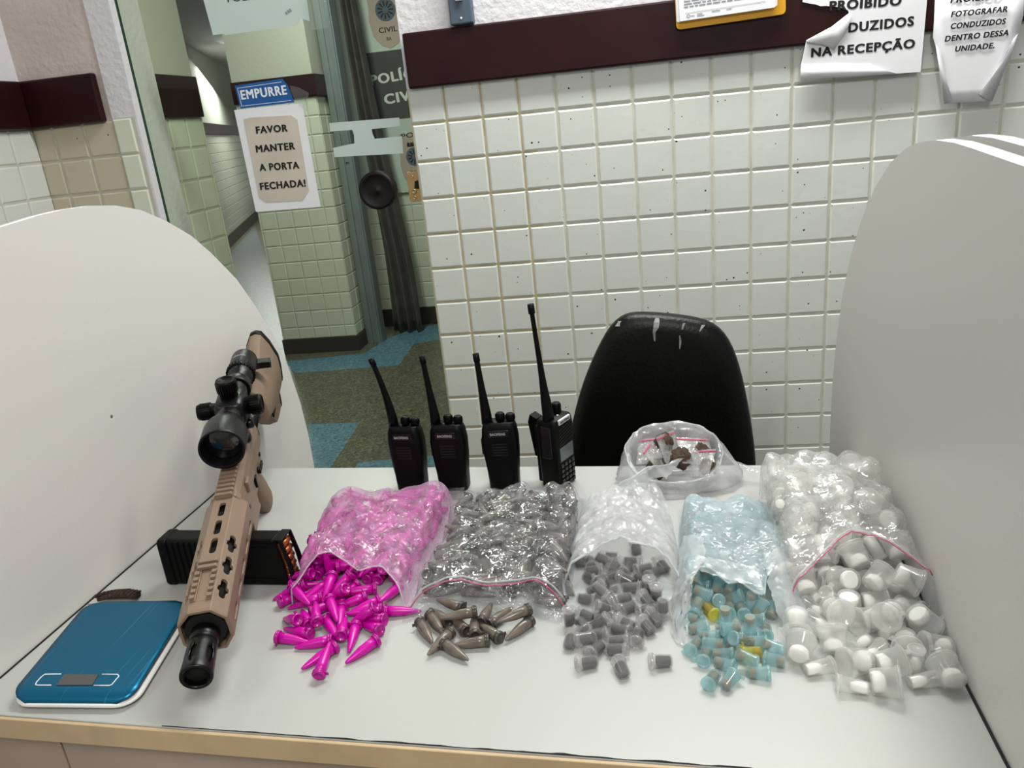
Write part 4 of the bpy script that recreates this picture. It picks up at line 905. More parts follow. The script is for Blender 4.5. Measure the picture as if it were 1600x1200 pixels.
# settled places of the tubes and vials: pile, kind, inside bag, x, y, z in tenths of a millimetre, quaternion in thousandths
SETTLED = [
0,0,1,811,-10799,65,715,-622,170,271, 0,0,1,1405,-11200,63,534,-293,604,514, 0,0,1,975,-11861,63,366,-453,496,644, 0,0,1,1087,-12486,65,607,566,-361,426,
0,0,1,1359,-10909,63,197,-178,-648,714, 0,0,1,1621,-11348,64,668,-468,465,344, 0,0,1,1303,-11922,66,742,-657,-130,1, 0,0,1,1491,-12521,63,109,99,-665,-733,
0,0,1,1863,-10871,63,130,484,-466,-729, 0,0,1,1866,-11203,63,54,434,513,739, 0,0,1,1911,-11967,63,5,-395,536,-747, 0,0,1,1921,-12593,63,86,-78,-667,736,
0,0,1,2339,-10829,63,697,377,-556,-251, 0,0,1,2508,-11362,65,734,-607,-237,-192, 0,0,1,2333,-12033,63,596,212,638,-440, 0,0,1,2246,-12515,65,476,-608,231,592,
0,0,1,988,-10808,67,606,-456,-460,-462, 0,0,1,999,-11359,63,688,-433,-507,-285, 0,0,1,938,-11980,149,754,-603,-158,206, 0,0,1,908,-12337,63,612,-532,-410,-417,
0,0,1,1598,-10884,63,659,479,464,-348, 0,0,1,1498,-11344,111,402,-364,-430,-722, 0,0,1,1579,-11959,63,457,-375,-558,-583, 0,0,1,1267,-12364,103,718,-575,-36,-391,
0,0,1,1993,-10835,114,337,-80,553,-758, 0,0,1,2209,-11507,174,658,534,-145,511, 0,0,1,1827,-12117,65,252,513,-391,721, 0,0,1,1407,-12520,186,358,-572,-431,599,
0,0,1,2330,-10699,67,243,643,-188,-702, 0,0,1,2273,-11533,63,570,568,-360,472, 0,0,1,2168,-12051,63,739,671,41,45, 0,0,1,1652,-12478,63,434,396,543,-600,
0,0,1,925,-10985,135,504,89,-760,401, 0,0,1,1127,-11259,86,692,561,-234,388, 0,0,1,1093,-12121,250,91,-15,223,-970, 0,0,1,993,-12389,150,798,-602,14,-1,
0,0,1,1413,-10821,171,646,-638,322,268, 0,0,1,1415,-11614,85,291,630,-332,-638, 0,0,1,1214,-12057,64,479,-615,244,577, 0,0,1,1131,-12400,174,574,-534,495,374,
0,0,1,1842,-11023,160,872,280,383,-117, 0,0,1,1833,-11385,133,517,-277,-447,-676, 0,0,1,1703,-11877,117,721,-681,127,23, 0,0,1,1781,-12539,103,637,-706,232,205,
0,0,1,2261,-10985,160,222,144,823,-502, 0,0,1,2411,-11491,63,534,588,-320,516, 0,0,1,2032,-11908,150,159,-390,-716,-557, 0,0,1,2381,-12470,65,97,-311,567,757,
0,0,1,724,-11224,163,1,223,-805,550, 0,0,1,925,-11439,151,425,819,-45,-384, 0,0,1,1427,-11925,105,269,254,515,-773, 0,0,1,929,-12469,238,633,760,132,59,
0,0,1,1115,-10915,107,255,192,-537,781, 0,0,1,1378,-11427,156,782,360,488,-142, 0,0,1,1563,-12065,167,50,-266,-461,-845, 0,0,1,1235,-12362,302,199,-260,-660,-676,
0,0,1,1835,-10834,201,269,-608,-326,-672, 0,0,1,1730,-11441,198,548,-599,228,538, 0,0,1,1826,-11798,203,122,184,734,-643, 0,0,1,1603,-12601,213,295,-436,-541,656,
0,0,1,2362,-10874,185,713,-546,194,394, 0,0,1,2325,-11447,158,315,-513,510,614, 0,0,1,2197,-11841,171,345,366,-539,676, 0,0,1,2050,-12610,66,729,654,-146,139,
0,0,1,820,-11098,257,679,537,274,-420, 0,0,1,777,-11552,239,14,208,-720,662, 0,0,1,1465,-11879,220,167,-326,711,600, 0,0,1,1067,-12427,305,261,111,711,-643,
0,0,1,1224,-11003,242,585,-589,11,558, 0,0,1,1267,-11476,225,651,604,-276,367, 0,0,1,1743,-12161,174,588,155,-754,248, 0,0,1,1392,-12437,287,27,-605,-550,-574,
0,0,1,1772,-11011,317,437,492,-339,672, 0,0,1,1964,-11443,139,164,-417,-679,-582, 0,0,1,2085,-12115,230,578,780,153,-186, 0,0,1,2165,-12713,179,545,282,-330,717,
0,0,1,2485,-10908,129,391,426,660,-480, 0,0,1,2217,-11343,277,842,-381,350,-155, 0,0,1,2475,-11947,129,570,-680,-382,-258, 0,0,1,2372,-12649,143,541,730,112,-403,
0,0,1,959,-11059,250,112,-139,712,-679, 0,0,1,937,-11587,245,708,-570,78,410, 0,0,1,1253,-11755,337,290,194,-925,151, 0,0,1,953,-12606,353,491,288,640,-516,
0,0,1,1270,-10817,143,278,-109,-803,-517, 0,0,1,1342,-11251,175,710,459,77,528, 0,0,1,1298,-11904,243,327,610,460,-556, 0,0,1,1316,-12414,406,667,206,-430,573,
0,0,1,1966,-10835,317,500,-371,637,-455, 0,0,1,1967,-11506,275,711,293,609,-195, 0,0,1,1586,-11732,265,583,-580,532,201, 0,0,1,1671,-12415,259,323,261,700,581,
0,0,1,2467,-10930,256,824,-512,232,65, 0,0,1,2334,-11444,285,464,455,506,568, 0,0,1,1582,-12236,349,641,-636,-252,-348, 0,0,1,923,-12829,182,486,551,250,631,
0,0,1,749,-10791,239,67,-516,623,584, 0,0,1,1045,-11555,181,95,-172,854,-481, 0,0,1,989,-11831,257,113,489,-605,618, 0,0,1,1438,-12185,347,386,-583,461,547,
0,0,1,1543,-10857,210,87,-260,-409,870, 0,0,1,1409,-11139,287,607,547,-418,-397, 0,0,1,1520,-11820,399,787,444,421,83, 0,0,1,1751,-12590,301,793,-566,123,-190,
0,0,1,2029,-10712,345,667,-257,642,-278, 0,0,1,1972,-11285,265,488,246,764,343, 0,0,1,1864,-12137,301,160,224,-581,-766, 0,0,1,1709,-12269,357,768,477,145,-402,
0,0,1,2358,-10869,330,693,-346,375,510, 0,0,1,2287,-11517,395,776,-321,468,274, 0,0,1,2365,-11990,190,548,79,466,-690, 0,0,1,473,-13417,63,202,671,-25,-712,
0,0,1,1008,-10785,261,60,-190,-339,920, 0,0,1,1099,-11521,305,49,18,-661,749, 0,0,1,1782,-11680,319,383,81,-738,549, 0,0,1,1000,-12452,412,529,-340,-644,-436,
0,0,1,1570,-10977,406,770,523,344,-123, 0,0,1,1209,-11415,331,834,426,249,-246, 0,0,1,1911,-11676,369,811,-562,76,-148, 0,0,1,1449,-13112,190,664,-512,322,439,
0,0,1,1617,-10837,315,466,-671,348,461, 0,0,1,1605,-11190,307,791,-44,-487,368, 0,0,1,1966,-11918,269,607,-763,-175,-139, 0,0,1,2056,-12562,191,692,-207,-613,319,
0,0,1,2379,-11119,281,869,-258,421,-36, 0,0,1,1627,-11485,369,199,224,489,819, 0,0,1,2423,-11663,287,403,-28,411,817, 0,0,1,2359,-12592,264,548,-786,26,284,
0,0,1,657,-10802,339,519,-425,-503,-545, 0,0,1,1007,-11449,376,750,-646,137,-32, 0,0,1,1705,-11591,375,726,605,-172,-279, 0,0,1,2277,-12130,296,367,363,-695,501,
0,0,1,1089,-10639,263,827,27,-562,7, 0,0,1,1510,-11434,345,79,-385,-591,704, 0,0,1,1962,-11897,396,145,225,707,654, 0,0,1,2051,-12430,232,430,434,-734,-296,
0,0,1,1885,-10937,360,12,660,-327,676, 0,0,1,2056,-11175,345,854,246,-448,101, 0,0,1,2131,-12173,339,527,211,-628,533, 0,0,1,2061,-12673,264,793,-190,550,183,
0,0,0,2555,-13229,63,677,614,-273,-301, 0,0,0,954,-13189,63,721,348,-574,170, 0,0,0,1747,-13860,63,709,-376,-557,-214, 0,0,0,1825,-13301,65,49,-599,-238,-763,
0,0,0,2855,-12941,63,186,-519,427,-717, 0,0,0,2257,-13820,65,755,290,576,-115, 0,0,0,1309,-14089,64,317,573,-320,-685, 0,0,0,2025,-11542,63,399,648,177,-624,
0,0,0,1372,-13045,63,310,281,610,672, 0,0,0,2053,-13391,63,351,314,588,658, 0,0,0,1315,-13649,63,224,-202,639,-707, 0,0,0,1652,-14155,63,692,-368,562,-263,
0,0,0,761,-13479,78,422,-417,-565,573, 0,0,0,2569,-13497,63,722,-60,-669,165, 0,0,0,1191,-13293,64,208,520,405,723, 0,0,0,2313,-14271,63,595,-672,6,-441,
0,0,0,2105,-13517,77,690,62,693,199, 0,0,0,2093,-14021,63,271,-169,-650,-689, 0,0,0,984,-12888,63,740,188,-645,-23, 0,0,0,1680,-13095,65,31,-357,-537,-763,
0,0,0,1688,-13594,174,584,-218,-620,-477, 0,0,0,1815,-14395,63,199,-559,-372,-713, 0,0,0,1330,-13928,63,17,633,-226,740, 0,0,0,1780,-13622,63,669,-660,124,318,
0,0,0,1210,-13035,63,699,-408,534,246, 0,0,0,1017,-13499,85,696,466,-537,-101, 0,0,0,2681,-13635,63,394,624,-250,-627, 0,0,0,1919,-14549,127,622,783,8,6,
0,0,0,1887,-13096,105,322,459,583,588, 0,0,0,1501,-13415,74,616,102,-683,379, 0,0,0,2345,-13181,117,280,-136,754,579, 0,0,0,3131,-13489,63,496,614,-273,550,
0,0,0,2214,-13655,63,586,522,412,463, 0,0,0,1585,-13031,153,780,-449,189,-393, 0,0,0,1926,-13892,103,680,653,-128,310, 0,0,0,1163,-13744,115,317,538,-146,768,
0,0,0,1625,-13269,168,454,447,111,763, 0,0,0,869,-13074,92,728,-436,407,-337, 0,0,0,1508,-13715,189,74,348,-611,707, 0,0,0,2135,-13722,153,650,-398,281,-584,
0,0,0,1305,-12687,233,56,-536,842,16, 0,0,0,1116,-13309,182,568,18,-656,-496, 1,1,1,3048,-10882,61,201,559,373,-713, 1,1,1,3032,-11266,61,554,-667,-66,493,
1,1,1,3093,-11870,61,194,-178,648,-715, 1,1,1,3004,-12408,61,449,-644,-193,589, 1,1,1,3092,-13033,63,527,233,628,523, 1,1,1,3553,-10806,61,128,483,467,729,
1,1,1,3483,-11437,61,694,419,-525,260, 1,1,1,3554,-11766,61,264,-174,649,692, 1,1,1,3570,-12383,61,690,-39,-671,-269, 1,1,1,3536,-12822,61,204,185,-646,-712,
1,1,1,4067,-10890,62,530,637,112,549, 1,1,1,3982,-11349,61,738,-669,57,-63, 1,1,1,3979,-11834,61,688,51,666,-284, 1,1,1,3999,-12446,61,498,-73,668,-548,
1,1,1,3989,-12929,61,438,393,545,-598, 1,1,1,4455,-10867,62,245,-518,387,722, 1,1,1,4587,-11337,62,727,-375,-527,-229, 1,1,1,4583,-11903,61,568,-251,623,475,
1,1,1,4550,-12378,62,57,-418,493,-760, 1,1,1,4529,-12872,61,669,-322,589,-317, 1,1,1,3188,-10905,61,466,627,241,-575, 1,1,1,3307,-11427,61,263,524,421,-692,
1,1,1,2989,-11905,121,595,-452,-638,-185, 1,1,1,3169,-12239,61,687,-624,-250,276, 1,1,1,2893,-12926,77,553,268,-556,559, 1,1,1,3578,-10922,133,30,-601,523,-603,
1,1,1,3600,-11447,133,688,492,-144,-514, 1,1,1,3636,-11927,63,681,-438,475,344, 1,1,1,3528,-12557,61,713,416,528,201, 1,1,1,3522,-13089,63,698,152,-653,-253,
1,1,1,4062,-10765,135,621,-20,725,298, 1,1,1,4090,-11448,62,573,-256,594,504, 1,1,1,3909,-12006,61,569,165,-651,-474, 1,1,1,3861,-12215,61,732,-108,663,-112,
1,1,1,4109,-12717,61,638,145,656,-376, 1,1,1,4686,-11011,61,690,652,161,-269, 1,1,1,4441,-11375,62,740,-342,-549,-183, 1,1,1,4339,-12097,62,754,-460,-454,114,
1,1,1,4367,-12419,70,414,-428,465,655, 1,1,1,4380,-12897,147,584,-437,-495,-472, 1,1,1,3361,-11089,61,586,-532,411,-453, 1,1,1,3212,-11373,123,406,-176,752,488,
1,1,1,3170,-11821,145,511,-804,178,248, 1,1,1,3008,-12269,69,654,-95,-683,-311, 1,1,1,3130,-12939,182,863,474,170,-35, 1,1,1,3826,-10825,83,764,-563,226,222,
1,1,1,3771,-11491,65,466,225,-603,607, 1,1,1,3327,-12033,63,680,624,244,-297, 1,1,1,3445,-12449,145,779,-58,-619,-76, 1,1,1,3485,-12946,97,8,621,-392,-678,
1,1,1,4019,-10907,176,781,-391,409,-264, 1,1,1,4015,-11719,83,614,-532,-322,487, 1,1,1,3951,-11930,148,740,-362,-557,-106, 1,1,1,4201,-12306,114,387,261,-483,741,
1,1,1,4113,-12731,192,290,-332,-499,-746, 1,1,1,4503,-11055,164,546,528,97,-643, 1,1,1,4508,-11571,62,745,-430,-483,162, 1,1,1,4473,-12091,153,773,383,-434,-260,
1,1,1,4438,-12608,123,350,746,-247,510, 1,1,1,4282,-13031,62,439,325,-587,-598, 1,1,1,3277,-10979,116,591,516,176,-595, 1,1,1,2940,-11290,165,825,-365,-254,-349,
1,1,1,3277,-12082,189,737,549,190,-344, 1,1,1,2998,-12537,61,57,644,-156,-747, 1,1,1,3133,-12681,62,228,-519,385,-728, 1,1,1,3591,-10800,199,102,-521,243,812,
1,1,1,3750,-11205,157,597,-566,18,568, 1,1,1,3446,-11984,63,703,662,-110,237, 1,1,1,3549,-12259,149,858,12,-478,-188, 1,1,1,3449,-12773,205,784,258,-562,-56,
1,1,1,4104,-11085,61,520,663,110,528, 1,1,1,3984,-11463,163,303,-71,700,-643, 1,1,1,3863,-12103,123,612,-206,-755,115, 1,1,1,4067,-12355,177,490,143,-606,609,
1,1,1,3779,-12904,61,682,-440,-507,-289, 1,1,1,4557,-10778,115,759,517,180,352, 1,1,1,4219,-11536,136,700,-504,-53,504, 1,1,1,4491,-11704,110,542,641,-415,-350,
1,1,1,4536,-12507,211,656,372,-461,468, 1,1,1,4605,-12969,222,462,364,464,-663, 1,1,1,2903,-10825,129,614,-769,179,13, 1,1,1,3081,-11367,177,471,472,380,-641,
1,1,1,3123,-12017,255,717,470,-167,487, 1,1,1,3167,-12519,131,192,734,-62,649, 1,1,1,3003,-12925,140,569,391,423,-587, 1,1,1,3586,-10661,165,845,-95,434,-297,
1,1,1,3680,-11311,160,845,474,131,207, 1,1,1,3453,-11745,151,228,524,-586,-574, 1,1,1,3686,-12337,185,715,696,68,-3, 1,1,1,3630,-12619,208,649,520,324,450,
1,1,1,4003,-11055,157,475,631,-498,-360, 1,1,1,3908,-11342,267,608,-696,353,141, 1,1,1,4160,-11951,241,823,373,393,169, 1,1,1,4256,-12263,221,782,515,352,4,
1,1,1,3860,-13090,231,683,-291,667,-55, 1,1,1,4287,-10775,217,384,-222,-204,-873, 1,1,1,4685,-11424,149,624,-476,283,551, 1,1,1,4531,-11811,163,839,-71,443,307,
1,1,1,4689,-12309,152,866,473,31,-160, 1,1,1,4358,-13156,261,624,516,381,-447, 1,1,1,3035,-10840,176,836,548,-46,3, 1,1,1,3071,-11277,276,69,-509,-226,828,
1,1,1,3043,-11735,228,697,-232,622,271, 1,1,1,3167,-12436,230,606,-776,-117,131, 1,1,1,3099,-12772,215,38,-286,395,-872, 1,1,1,3519,-11030,219,605,53,-742,285,
1,1,1,3559,-11323,193,116,-536,683,483, 1,1,1,3483,-11887,160,661,-26,619,-423, 1,1,1,3628,-12171,269,185,-69,-641,741, 1,1,1,3614,-12795,235,751,-287,64,591,
1,1,1,3978,-10975,273,607,-360,320,-632, 1,1,1,4045,-11330,239,543,-775,-43,-320, 1,1,1,4127,-11735,204,446,-470,-439,622, 1,1,1,4038,-12246,255,537,467,175,681,
1,1,1,3889,-12887,199,241,-504,-774,-298, 1,1,1,4441,-10934,179,912,22,410,-7, 1,1,1,4551,-11423,147,845,-404,-340,-85, 1,1,1,4379,-11960,215,516,-738,-267,344,
1,1,1,4621,-12175,241,65,-790,-558,244, 1,1,1,4551,-12887,323,608,-208,-709,-291, 1,1,1,3285,-10780,157,193,-595,224,748, 1,1,1,3338,-11253,230,192,-195,834,-479,
1,1,1,2910,-11651,169,300,-634,-581,-413, 1,1,1,3002,-12392,280,561,195,-804,-22, 1,1,1,2947,-12601,181,442,204,388,783, 1,1,1,3529,-10896,273,760,-414,248,-436,
1,1,1,3673,-11283,315,45,532,510,674, 1,1,1,3453,-11807,265,715,-92,-676,-151, 1,1,1,3461,-11959,332,411,-634,109,-646, 1,1,1,3647,-13049,209,81,609,428,663,
1,1,1,3877,-10797,221,702,-593,288,-268, 1,1,1,4174,-11639,269,399,466,671,417, 1,1,1,4025,-11865,293,187,-629,-54,-753, 1,1,1,3794,-12235,184,549,619,500,-256,
1,1,1,3933,-12650,141,336,-692,390,506, 1,1,1,4435,-10789,235,590,51,-536,601, 1,1,1,4582,-11466,263,664,-115,461,578, 1,1,1,4539,-11943,213,417,706,1,572,
1,1,1,4468,-12352,173,298,-139,438,836, 1,1,1,4470,-12961,228,585,-224,-135,768, 1,1,1,3215,-10913,247,794,-527,268,-141, 1,1,1,3371,-11451,269,619,637,-428,-170,
1,1,1,3051,-11845,312,306,719,80,620, 1,1,1,3007,-12265,289,396,-602,-592,360, 1,1,1,2823,-12909,187,642,214,328,-660, 1,1,1,3571,-11049,335,611,-593,299,-431,
1,1,1,3599,-11168,323,270,796,-20,-541, 1,1,1,3413,-11978,207,589,669,74,447, 1,1,1,3587,-12481,282,469,-122,504,-715, 1,1,1,3539,-12972,217,230,-496,-444,710,
1,1,1,3833,-10881,319,558,-342,448,610, 1,1,1,4031,-11217,335,813,510,-271,78, 1,1,1,3706,-11759,259,735,356,416,-400, 1,1,1,3916,-12123,274,770,604,-155,-133,
1,1,1,4107,-12923,245,403,726,293,474, 1,1,1,4657,-10825,324,618,-455,-524,-370, 1,1,1,4343,-11365,245,206,438,-412,772, 1,1,1,4393,-11814,317,858,252,-417,164,
1,1,1,4571,-12495,330,771,-500,-391,-37, 1,1,1,4546,-13289,61,53,-652,161,-739, 1,1,1,2914,-10875,265,197,-402,-629,-635, 1,1,1,3099,-11399,315,621,-110,-480,611,
1,1,1,2966,-11623,304,373,431,-196,798, 1,1,1,2993,-12699,271,592,235,-762,-115, 1,1,1,2923,-12843,203,679,114,327,-647, 1,1,0,4073,-13917,61,137,666,-86,-728,
1,1,0,4135,-13675,61,615,558,-375,-413, 1,1,0,3521,-13974,61,282,-158,-653,-685, 1,1,0,4321,-13746,61,56,653,159,739, 1,1,0,3539,-14625,61,63,347,575,-738,
1,1,0,2938,-13655,61,610,-533,-409,-420, 1,1,0,4496,-14069,61,685,-353,-571,281, 1,1,0,3589,-15771,61,660,304,599,337, 1,1,0,3559,-13675,61,468,37,-671,-574,
1,1,0,4233,-13443,61,193,-523,-422,715, 1,1,0,3053,-13845,61,100,-91,-666,734, 1,1,0,2474,-16723,61,655,594,313,346, 1,1,0,3215,-13553,61,592,550,386,-445,
1,1,0,2129,-14319,61,559,-152,655,-486, 1,1,0,2763,-13435,61,15,-383,-552,-740, 1,1,0,3506,-13355,61,708,-403,538,-218, 1,1,0,3310,-13975,123,516,657,-432,-339,
2,2,0,5359,-12513,72,508,-606,-284,-542, 2,2,0,5853,-12689,72,706,636,-208,-231, 2,2,0,5505,-13447,72,321,-289,-604,670, 2,2,0,5741,-13272,72,49,-357,566,742,
2,2,0,6035,-13981,72,200,180,-644,-716, 2,2,0,5478,-13747,72,71,-614,267,740, 2,2,0,5219,-13373,72,205,527,412,714, 2,2,0,4969,-13819,72,90,325,-585,738,
2,2,0,4975,-13581,72,483,-651,-156,565, 2,2,0,5571,-13010,72,46,-648,167,-742, 2,2,0,4833,-14066,72,566,-570,-350,-482, 2,2,0,5032,-12809,72,181,567,-356,721,
2,2,0,5442,-13258,72,553,-140,-654,497, 2,2,0,5147,-13977,72,720,42,668,186, 2,2,0,5095,-13017,72,737,-485,461,-97, 2,2,0,5317,-12996,72,120,-108,660,-733,
2,2,0,5723,-12574,72,486,652,-152,-562, 2,2,0,6305,-13019,72,595,-547,385,446, 2,2,0,5583,-12387,72,716,-31,668,-197, 2,2,0,5227,-13664,72,88,656,130,738,
2,2,0,6161,-13245,72,627,-245,-623,400, 2,2,0,5007,-12425,72,486,346,573,-562, 2,2,0,5829,-13655,72,574,-245,-623,-472, 2,2,0,5253,-12256,72,141,664,-83,-730,
2,2,0,5621,-14024,72,685,651,153,-288, 2,2,0,5141,-14238,72,239,536,401,-704, 2,2,0,5867,-14434,72,742,165,-649,-49, 2,2,0,5382,-14251,72,719,-38,668,-189,
2,2,0,5703,-12825,72,470,-38,668,-575, 2,2,0,4995,-13261,72,601,541,393,437, 2,2,0,3665,-14905,72,720,-41,-668,186, 2,2,0,5485,-12815,72,734,-473,-474,117,
2,2,0,5427,-13889,72,474,648,166,572, 2,2,0,6201,-13969,72,231,541,-394,706, 2,2,0,6330,-13808,72,702,-404,533,243, 2,2,0,5403,-14094,72,319,-588,320,-671,
2,2,0,5977,-12487,72,380,-61,-666,-638, 2,2,0,4853,-12309,72,15,14,-669,-743, 2,2,0,5733,-13805,76,270,-510,413,704, 2,2,0,4795,-13685,117,422,0,0,-907,
2,2,0,5013,-14117,125,538,-148,-827,-71, 2,2,0,4737,-13087,72,533,-295,-601,-518, 2,2,0,6204,-13447,72,452,631,223,-590, 2,2,0,5944,-13517,117,0,965,-261,0,
2,2,0,5189,-12413,124,399,700,470,360, 2,2,0,5171,-13163,127,437,5,852,-287, 2,2,0,6183,-12585,72,646,-665,75,367, 2,2,0,5430,-14545,72,733,-660,-111,123,
2,2,0,5219,-13519,111,814,257,-435,-286, 2,2,0,5634,-12035,72,742,-668,-33,37, 2,2,0,5789,-13037,117,749,0,0,-663, 2,2,0,5501,-12570,72,542,284,-606,508,
2,2,0,5875,-13211,117,468,0,0,884, 2,2,0,4741,-12054,72,188,563,-361,719, 2,2,0,5192,-13813,118,353,-457,67,-814, 2,2,0,5039,-14471,72,222,-537,-399,709,
2,2,0,5736,-13485,72,622,560,-366,-406, 2,2,0,5063,-12609,75,404,-586,320,-625, 2,2,0,5279,-12749,72,373,654,140,-643, 2,2,0,4465,-13426,72,416,-375,-554,616,
2,2,0,6228,-12814,72,427,385,547,608, 2,2,0,4566,-13928,72,338,-305,596,-662, 3,2,1,6521,-11371,72,476,428,-514,-571, 3,2,1,6510,-11629,72,646,665,-74,368,
3,2,1,6485,-12009,72,219,-669,-10,710, 3,2,1,6479,-12222,72,523,598,-301,528, 3,2,1,6589,-12471,72,610,-669,13,425, 3,2,1,6494,-12839,134,12,-912,385,138,
3,2,1,6451,-12984,72,243,-549,383,-702, 3,2,1,6849,-11375,72,693,-37,-668,-269, 3,2,1,6878,-11665,72,165,-263,615,725, 3,2,1,6897,-11957,72,651,-586,323,-358,
3,2,1,6793,-12209,72,674,-326,584,-312, 3,2,1,6765,-12463,75,194,-469,474,719, 3,2,1,6692,-12837,72,9,634,215,-743, 3,2,1,6803,-13019,72,356,-86,664,652,
3,2,1,7183,-11384,72,515,-659,-118,536, 3,2,1,7159,-11635,73,103,85,-664,-736, 3,2,1,7154,-11924,72,160,-666,65,-726, 3,2,1,7129,-12185,73,306,-120,-658,-677,
3,2,1,7153,-12481,72,736,663,-90,-100, 3,2,1,7137,-12729,72,518,-95,662,-533, 3,2,1,7124,-12997,72,185,246,-622,720, 3,2,1,7505,-11375,72,631,568,354,393,
3,2,1,7497,-11735,72,670,-318,-588,321, 3,2,1,7436,-11915,72,742,-165,-648,48, 3,2,1,7474,-12163,72,554,142,654,495, 3,2,1,7449,-12448,72,568,-667,49,-480,
3,2,1,7439,-12727,72,641,501,-444,377, 3,2,1,7459,-12987,72,741,-513,-430,52, 3,2,1,6669,-11369,188,509,483,494,-513, 3,2,1,6499,-11547,203,536,434,-553,-468,
3,2,1,6608,-11853,81,372,-28,-703,-605, 3,2,1,6546,-12129,171,573,-525,-78,625, 3,2,1,6460,-12550,125,324,-771,-348,423, 3,2,1,6528,-12681,72,87,-656,131,-738,
3,2,1,6383,-13025,199,501,743,368,-248, 3,2,1,7022,-11441,164,557,744,368,10, 3,2,1,7039,-11747,72,650,489,457,-360, 3,2,1,6791,-11874,150,31,292,-812,-504,
3,2,1,6695,-12291,176,391,779,-260,-416, 3,2,1,6738,-12525,205,606,-607,-271,437, 3,2,1,6714,-12685,117,491,0,0,871, 3,2,1,6955,-13068,117,0,-942,-337,0,
3,2,1,7213,-11413,211,649,489,559,164, 3,2,1,7309,-11634,75,377,-367,558,642, 3,2,1,7062,-11986,193,810,-269,473,216, 3,2,1,7099,-12268,202,360,94,705,-604,
3,2,1,7125,-12468,219,120,647,240,714, 3,2,1,7053,-12630,200,624,-330,422,-569, 3,2,1,7227,-12955,173,296,-213,711,-601, 3,2,1,7469,-11323,208,716,50,-695,24,
3,2,1,7497,-11837,179,769,-270,-476,332, 3,2,1,7497,-11987,195,649,291,677,189, 3,2,1,7271,-12115,72,606,-537,-400,-430, 3,2,1,7307,-12383,121,422,-707,457,337,
3,2,1,7459,-12675,208,140,-593,-431,-666, 3,2,1,7432,-13075,187,125,-489,8,-863, 3,2,1,6659,-11371,338,364,-183,511,-757, 3,2,1,6544,-11677,271,286,-338,-766,466,
3,2,1,6502,-11903,179,688,-375,-602,-153, 3,2,1,6735,-12077,130,301,-845,-226,379, 3,2,1,6419,-12433,215,25,81,396,-914, 3,2,1,6445,-12678,205,644,-211,549,-490,
3,2,1,6355,-13114,323,186,-23,538,822, 3,2,1,6857,-11443,203,856,-411,-201,-239, 3,2,1,7040,-11655,201,591,-253,574,-508, 3,2,1,6663,-11829,229,748,481,339,-307,
3,2,1,6892,-12329,179,579,188,371,701, 3,2,1,6941,-12473,117,0,-661,-750,0, 3,2,1,6879,-12716,109,18,24,797,604, 3,2,1,6657,-13023,125,96,210,340,912,
3,2,1,7238,-11326,325,132,523,-17,-842, 3,2,1,7249,-11739,188,350,-207,513,756, 3,2,1,7171,-12083,246,763,-110,-301,562, 3,2,1,7258,-12268,243,289,-83,-750,-589,
3,2,1,7317,-12598,117,951,0,0,-310, 3,2,1,7054,-12782,207,347,-676,-314,569, 3,2,1,6991,-12911,131,892,268,144,335, 3,2,1,7475,-11469,187,869,-125,434,-201,
3,2,1,7512,-11610,153,531,481,570,404, 3,2,1,7481,-12146,320,586,-83,804,-63, 3,2,1,7383,-12174,201,702,-688,96,158, 3,2,1,7519,-12475,264,970,154,-22,185,
3,2,1,7316,-12803,228,508,-4,649,-566, 3,2,1,7347,-13330,117,953,0,0,-302, 3,2,1,6465,-11389,323,776,-360,-134,-499, 3,2,1,6781,-11757,278,483,116,495,-713,
3,2,1,6534,-11923,329,448,-493,-523,-532, 3,2,1,6660,-12090,259,438,258,518,-688, 3,2,1,6463,-12255,234,694,-27,484,-533, 3,2,1,6374,-12822,240,965,205,8,161,
3,2,1,6345,-13485,113,518,806,81,-277, 3,2,1,6756,-11560,230,287,228,-918,152, 3,2,1,6692,-11645,72,77,335,-579,739, 3,2,1,6954,-11808,219,714,576,193,347,
3,2,1,6997,-12263,79,487,339,611,-524, 3,2,0,7354,-13863,72,138,-125,-657,730, 3,2,0,7013,-13686,76,385,-528,408,-638, 3,2,0,7420,-13598,72,520,-660,-112,531,
3,2,0,6890,-13495,72,622,521,420,-406, 3,2,0,7279,-14124,72,694,625,238,265, 3,2,0,6739,-13473,72,272,168,-648,692, 3,2,0,6675,-14074,72,578,-561,-365,-467,
3,2,0,6341,-13833,72,14,640,195,743, 3,2,0,6456,-13995,72,266,-561,365,-694, 3,2,0,6647,-13873,72,654,-290,603,-353, 3,2,0,6874,-14280,73,712,-31,-668,212,
3,2,0,6259,-14171,72,53,354,568,-741, 3,2,0,7103,-13899,72,276,164,-649,690, 3,2,0,7105,-14393,72,452,407,-531,-590, 3,2,0,7255,-13494,72,741,-569,352,55,
3,2,0,6917,-14608,72,740,147,653,69, 3,2,0,7777,-13833,72,610,-220,-632,424, 3,2,0,6931,-13834,117,0,256,-967,0, 3,2,0,5999,-14095,72,689,-46,-668,-277,
3,2,0,6230,-13641,72,619,233,-627,-411, 3,2,0,6576,-14307,72,284,-571,349,-687, 3,2,0,6517,-13503,72,675,455,491,-311, 3,2,0,6585,-14723,72,711,-640,194,-216,
3,2,0,5777,-14331,72,386,-436,-507,-635, 3,2,0,6766,-14165,163,863,311,-379,-120, 3,2,0,7271,-13711,121,862,-247,341,-281, 3,2,0,6569,-14477,72,498,655,138,551,
3,2,0,6437,-13290,188,473,584,589,298, 3,2,0,6823,-13286,108,841,144,502,138, 3,2,0,6667,-13673,117,0,198,980,0, 3,2,0,7556,-13768,72,728,656,-134,-149,
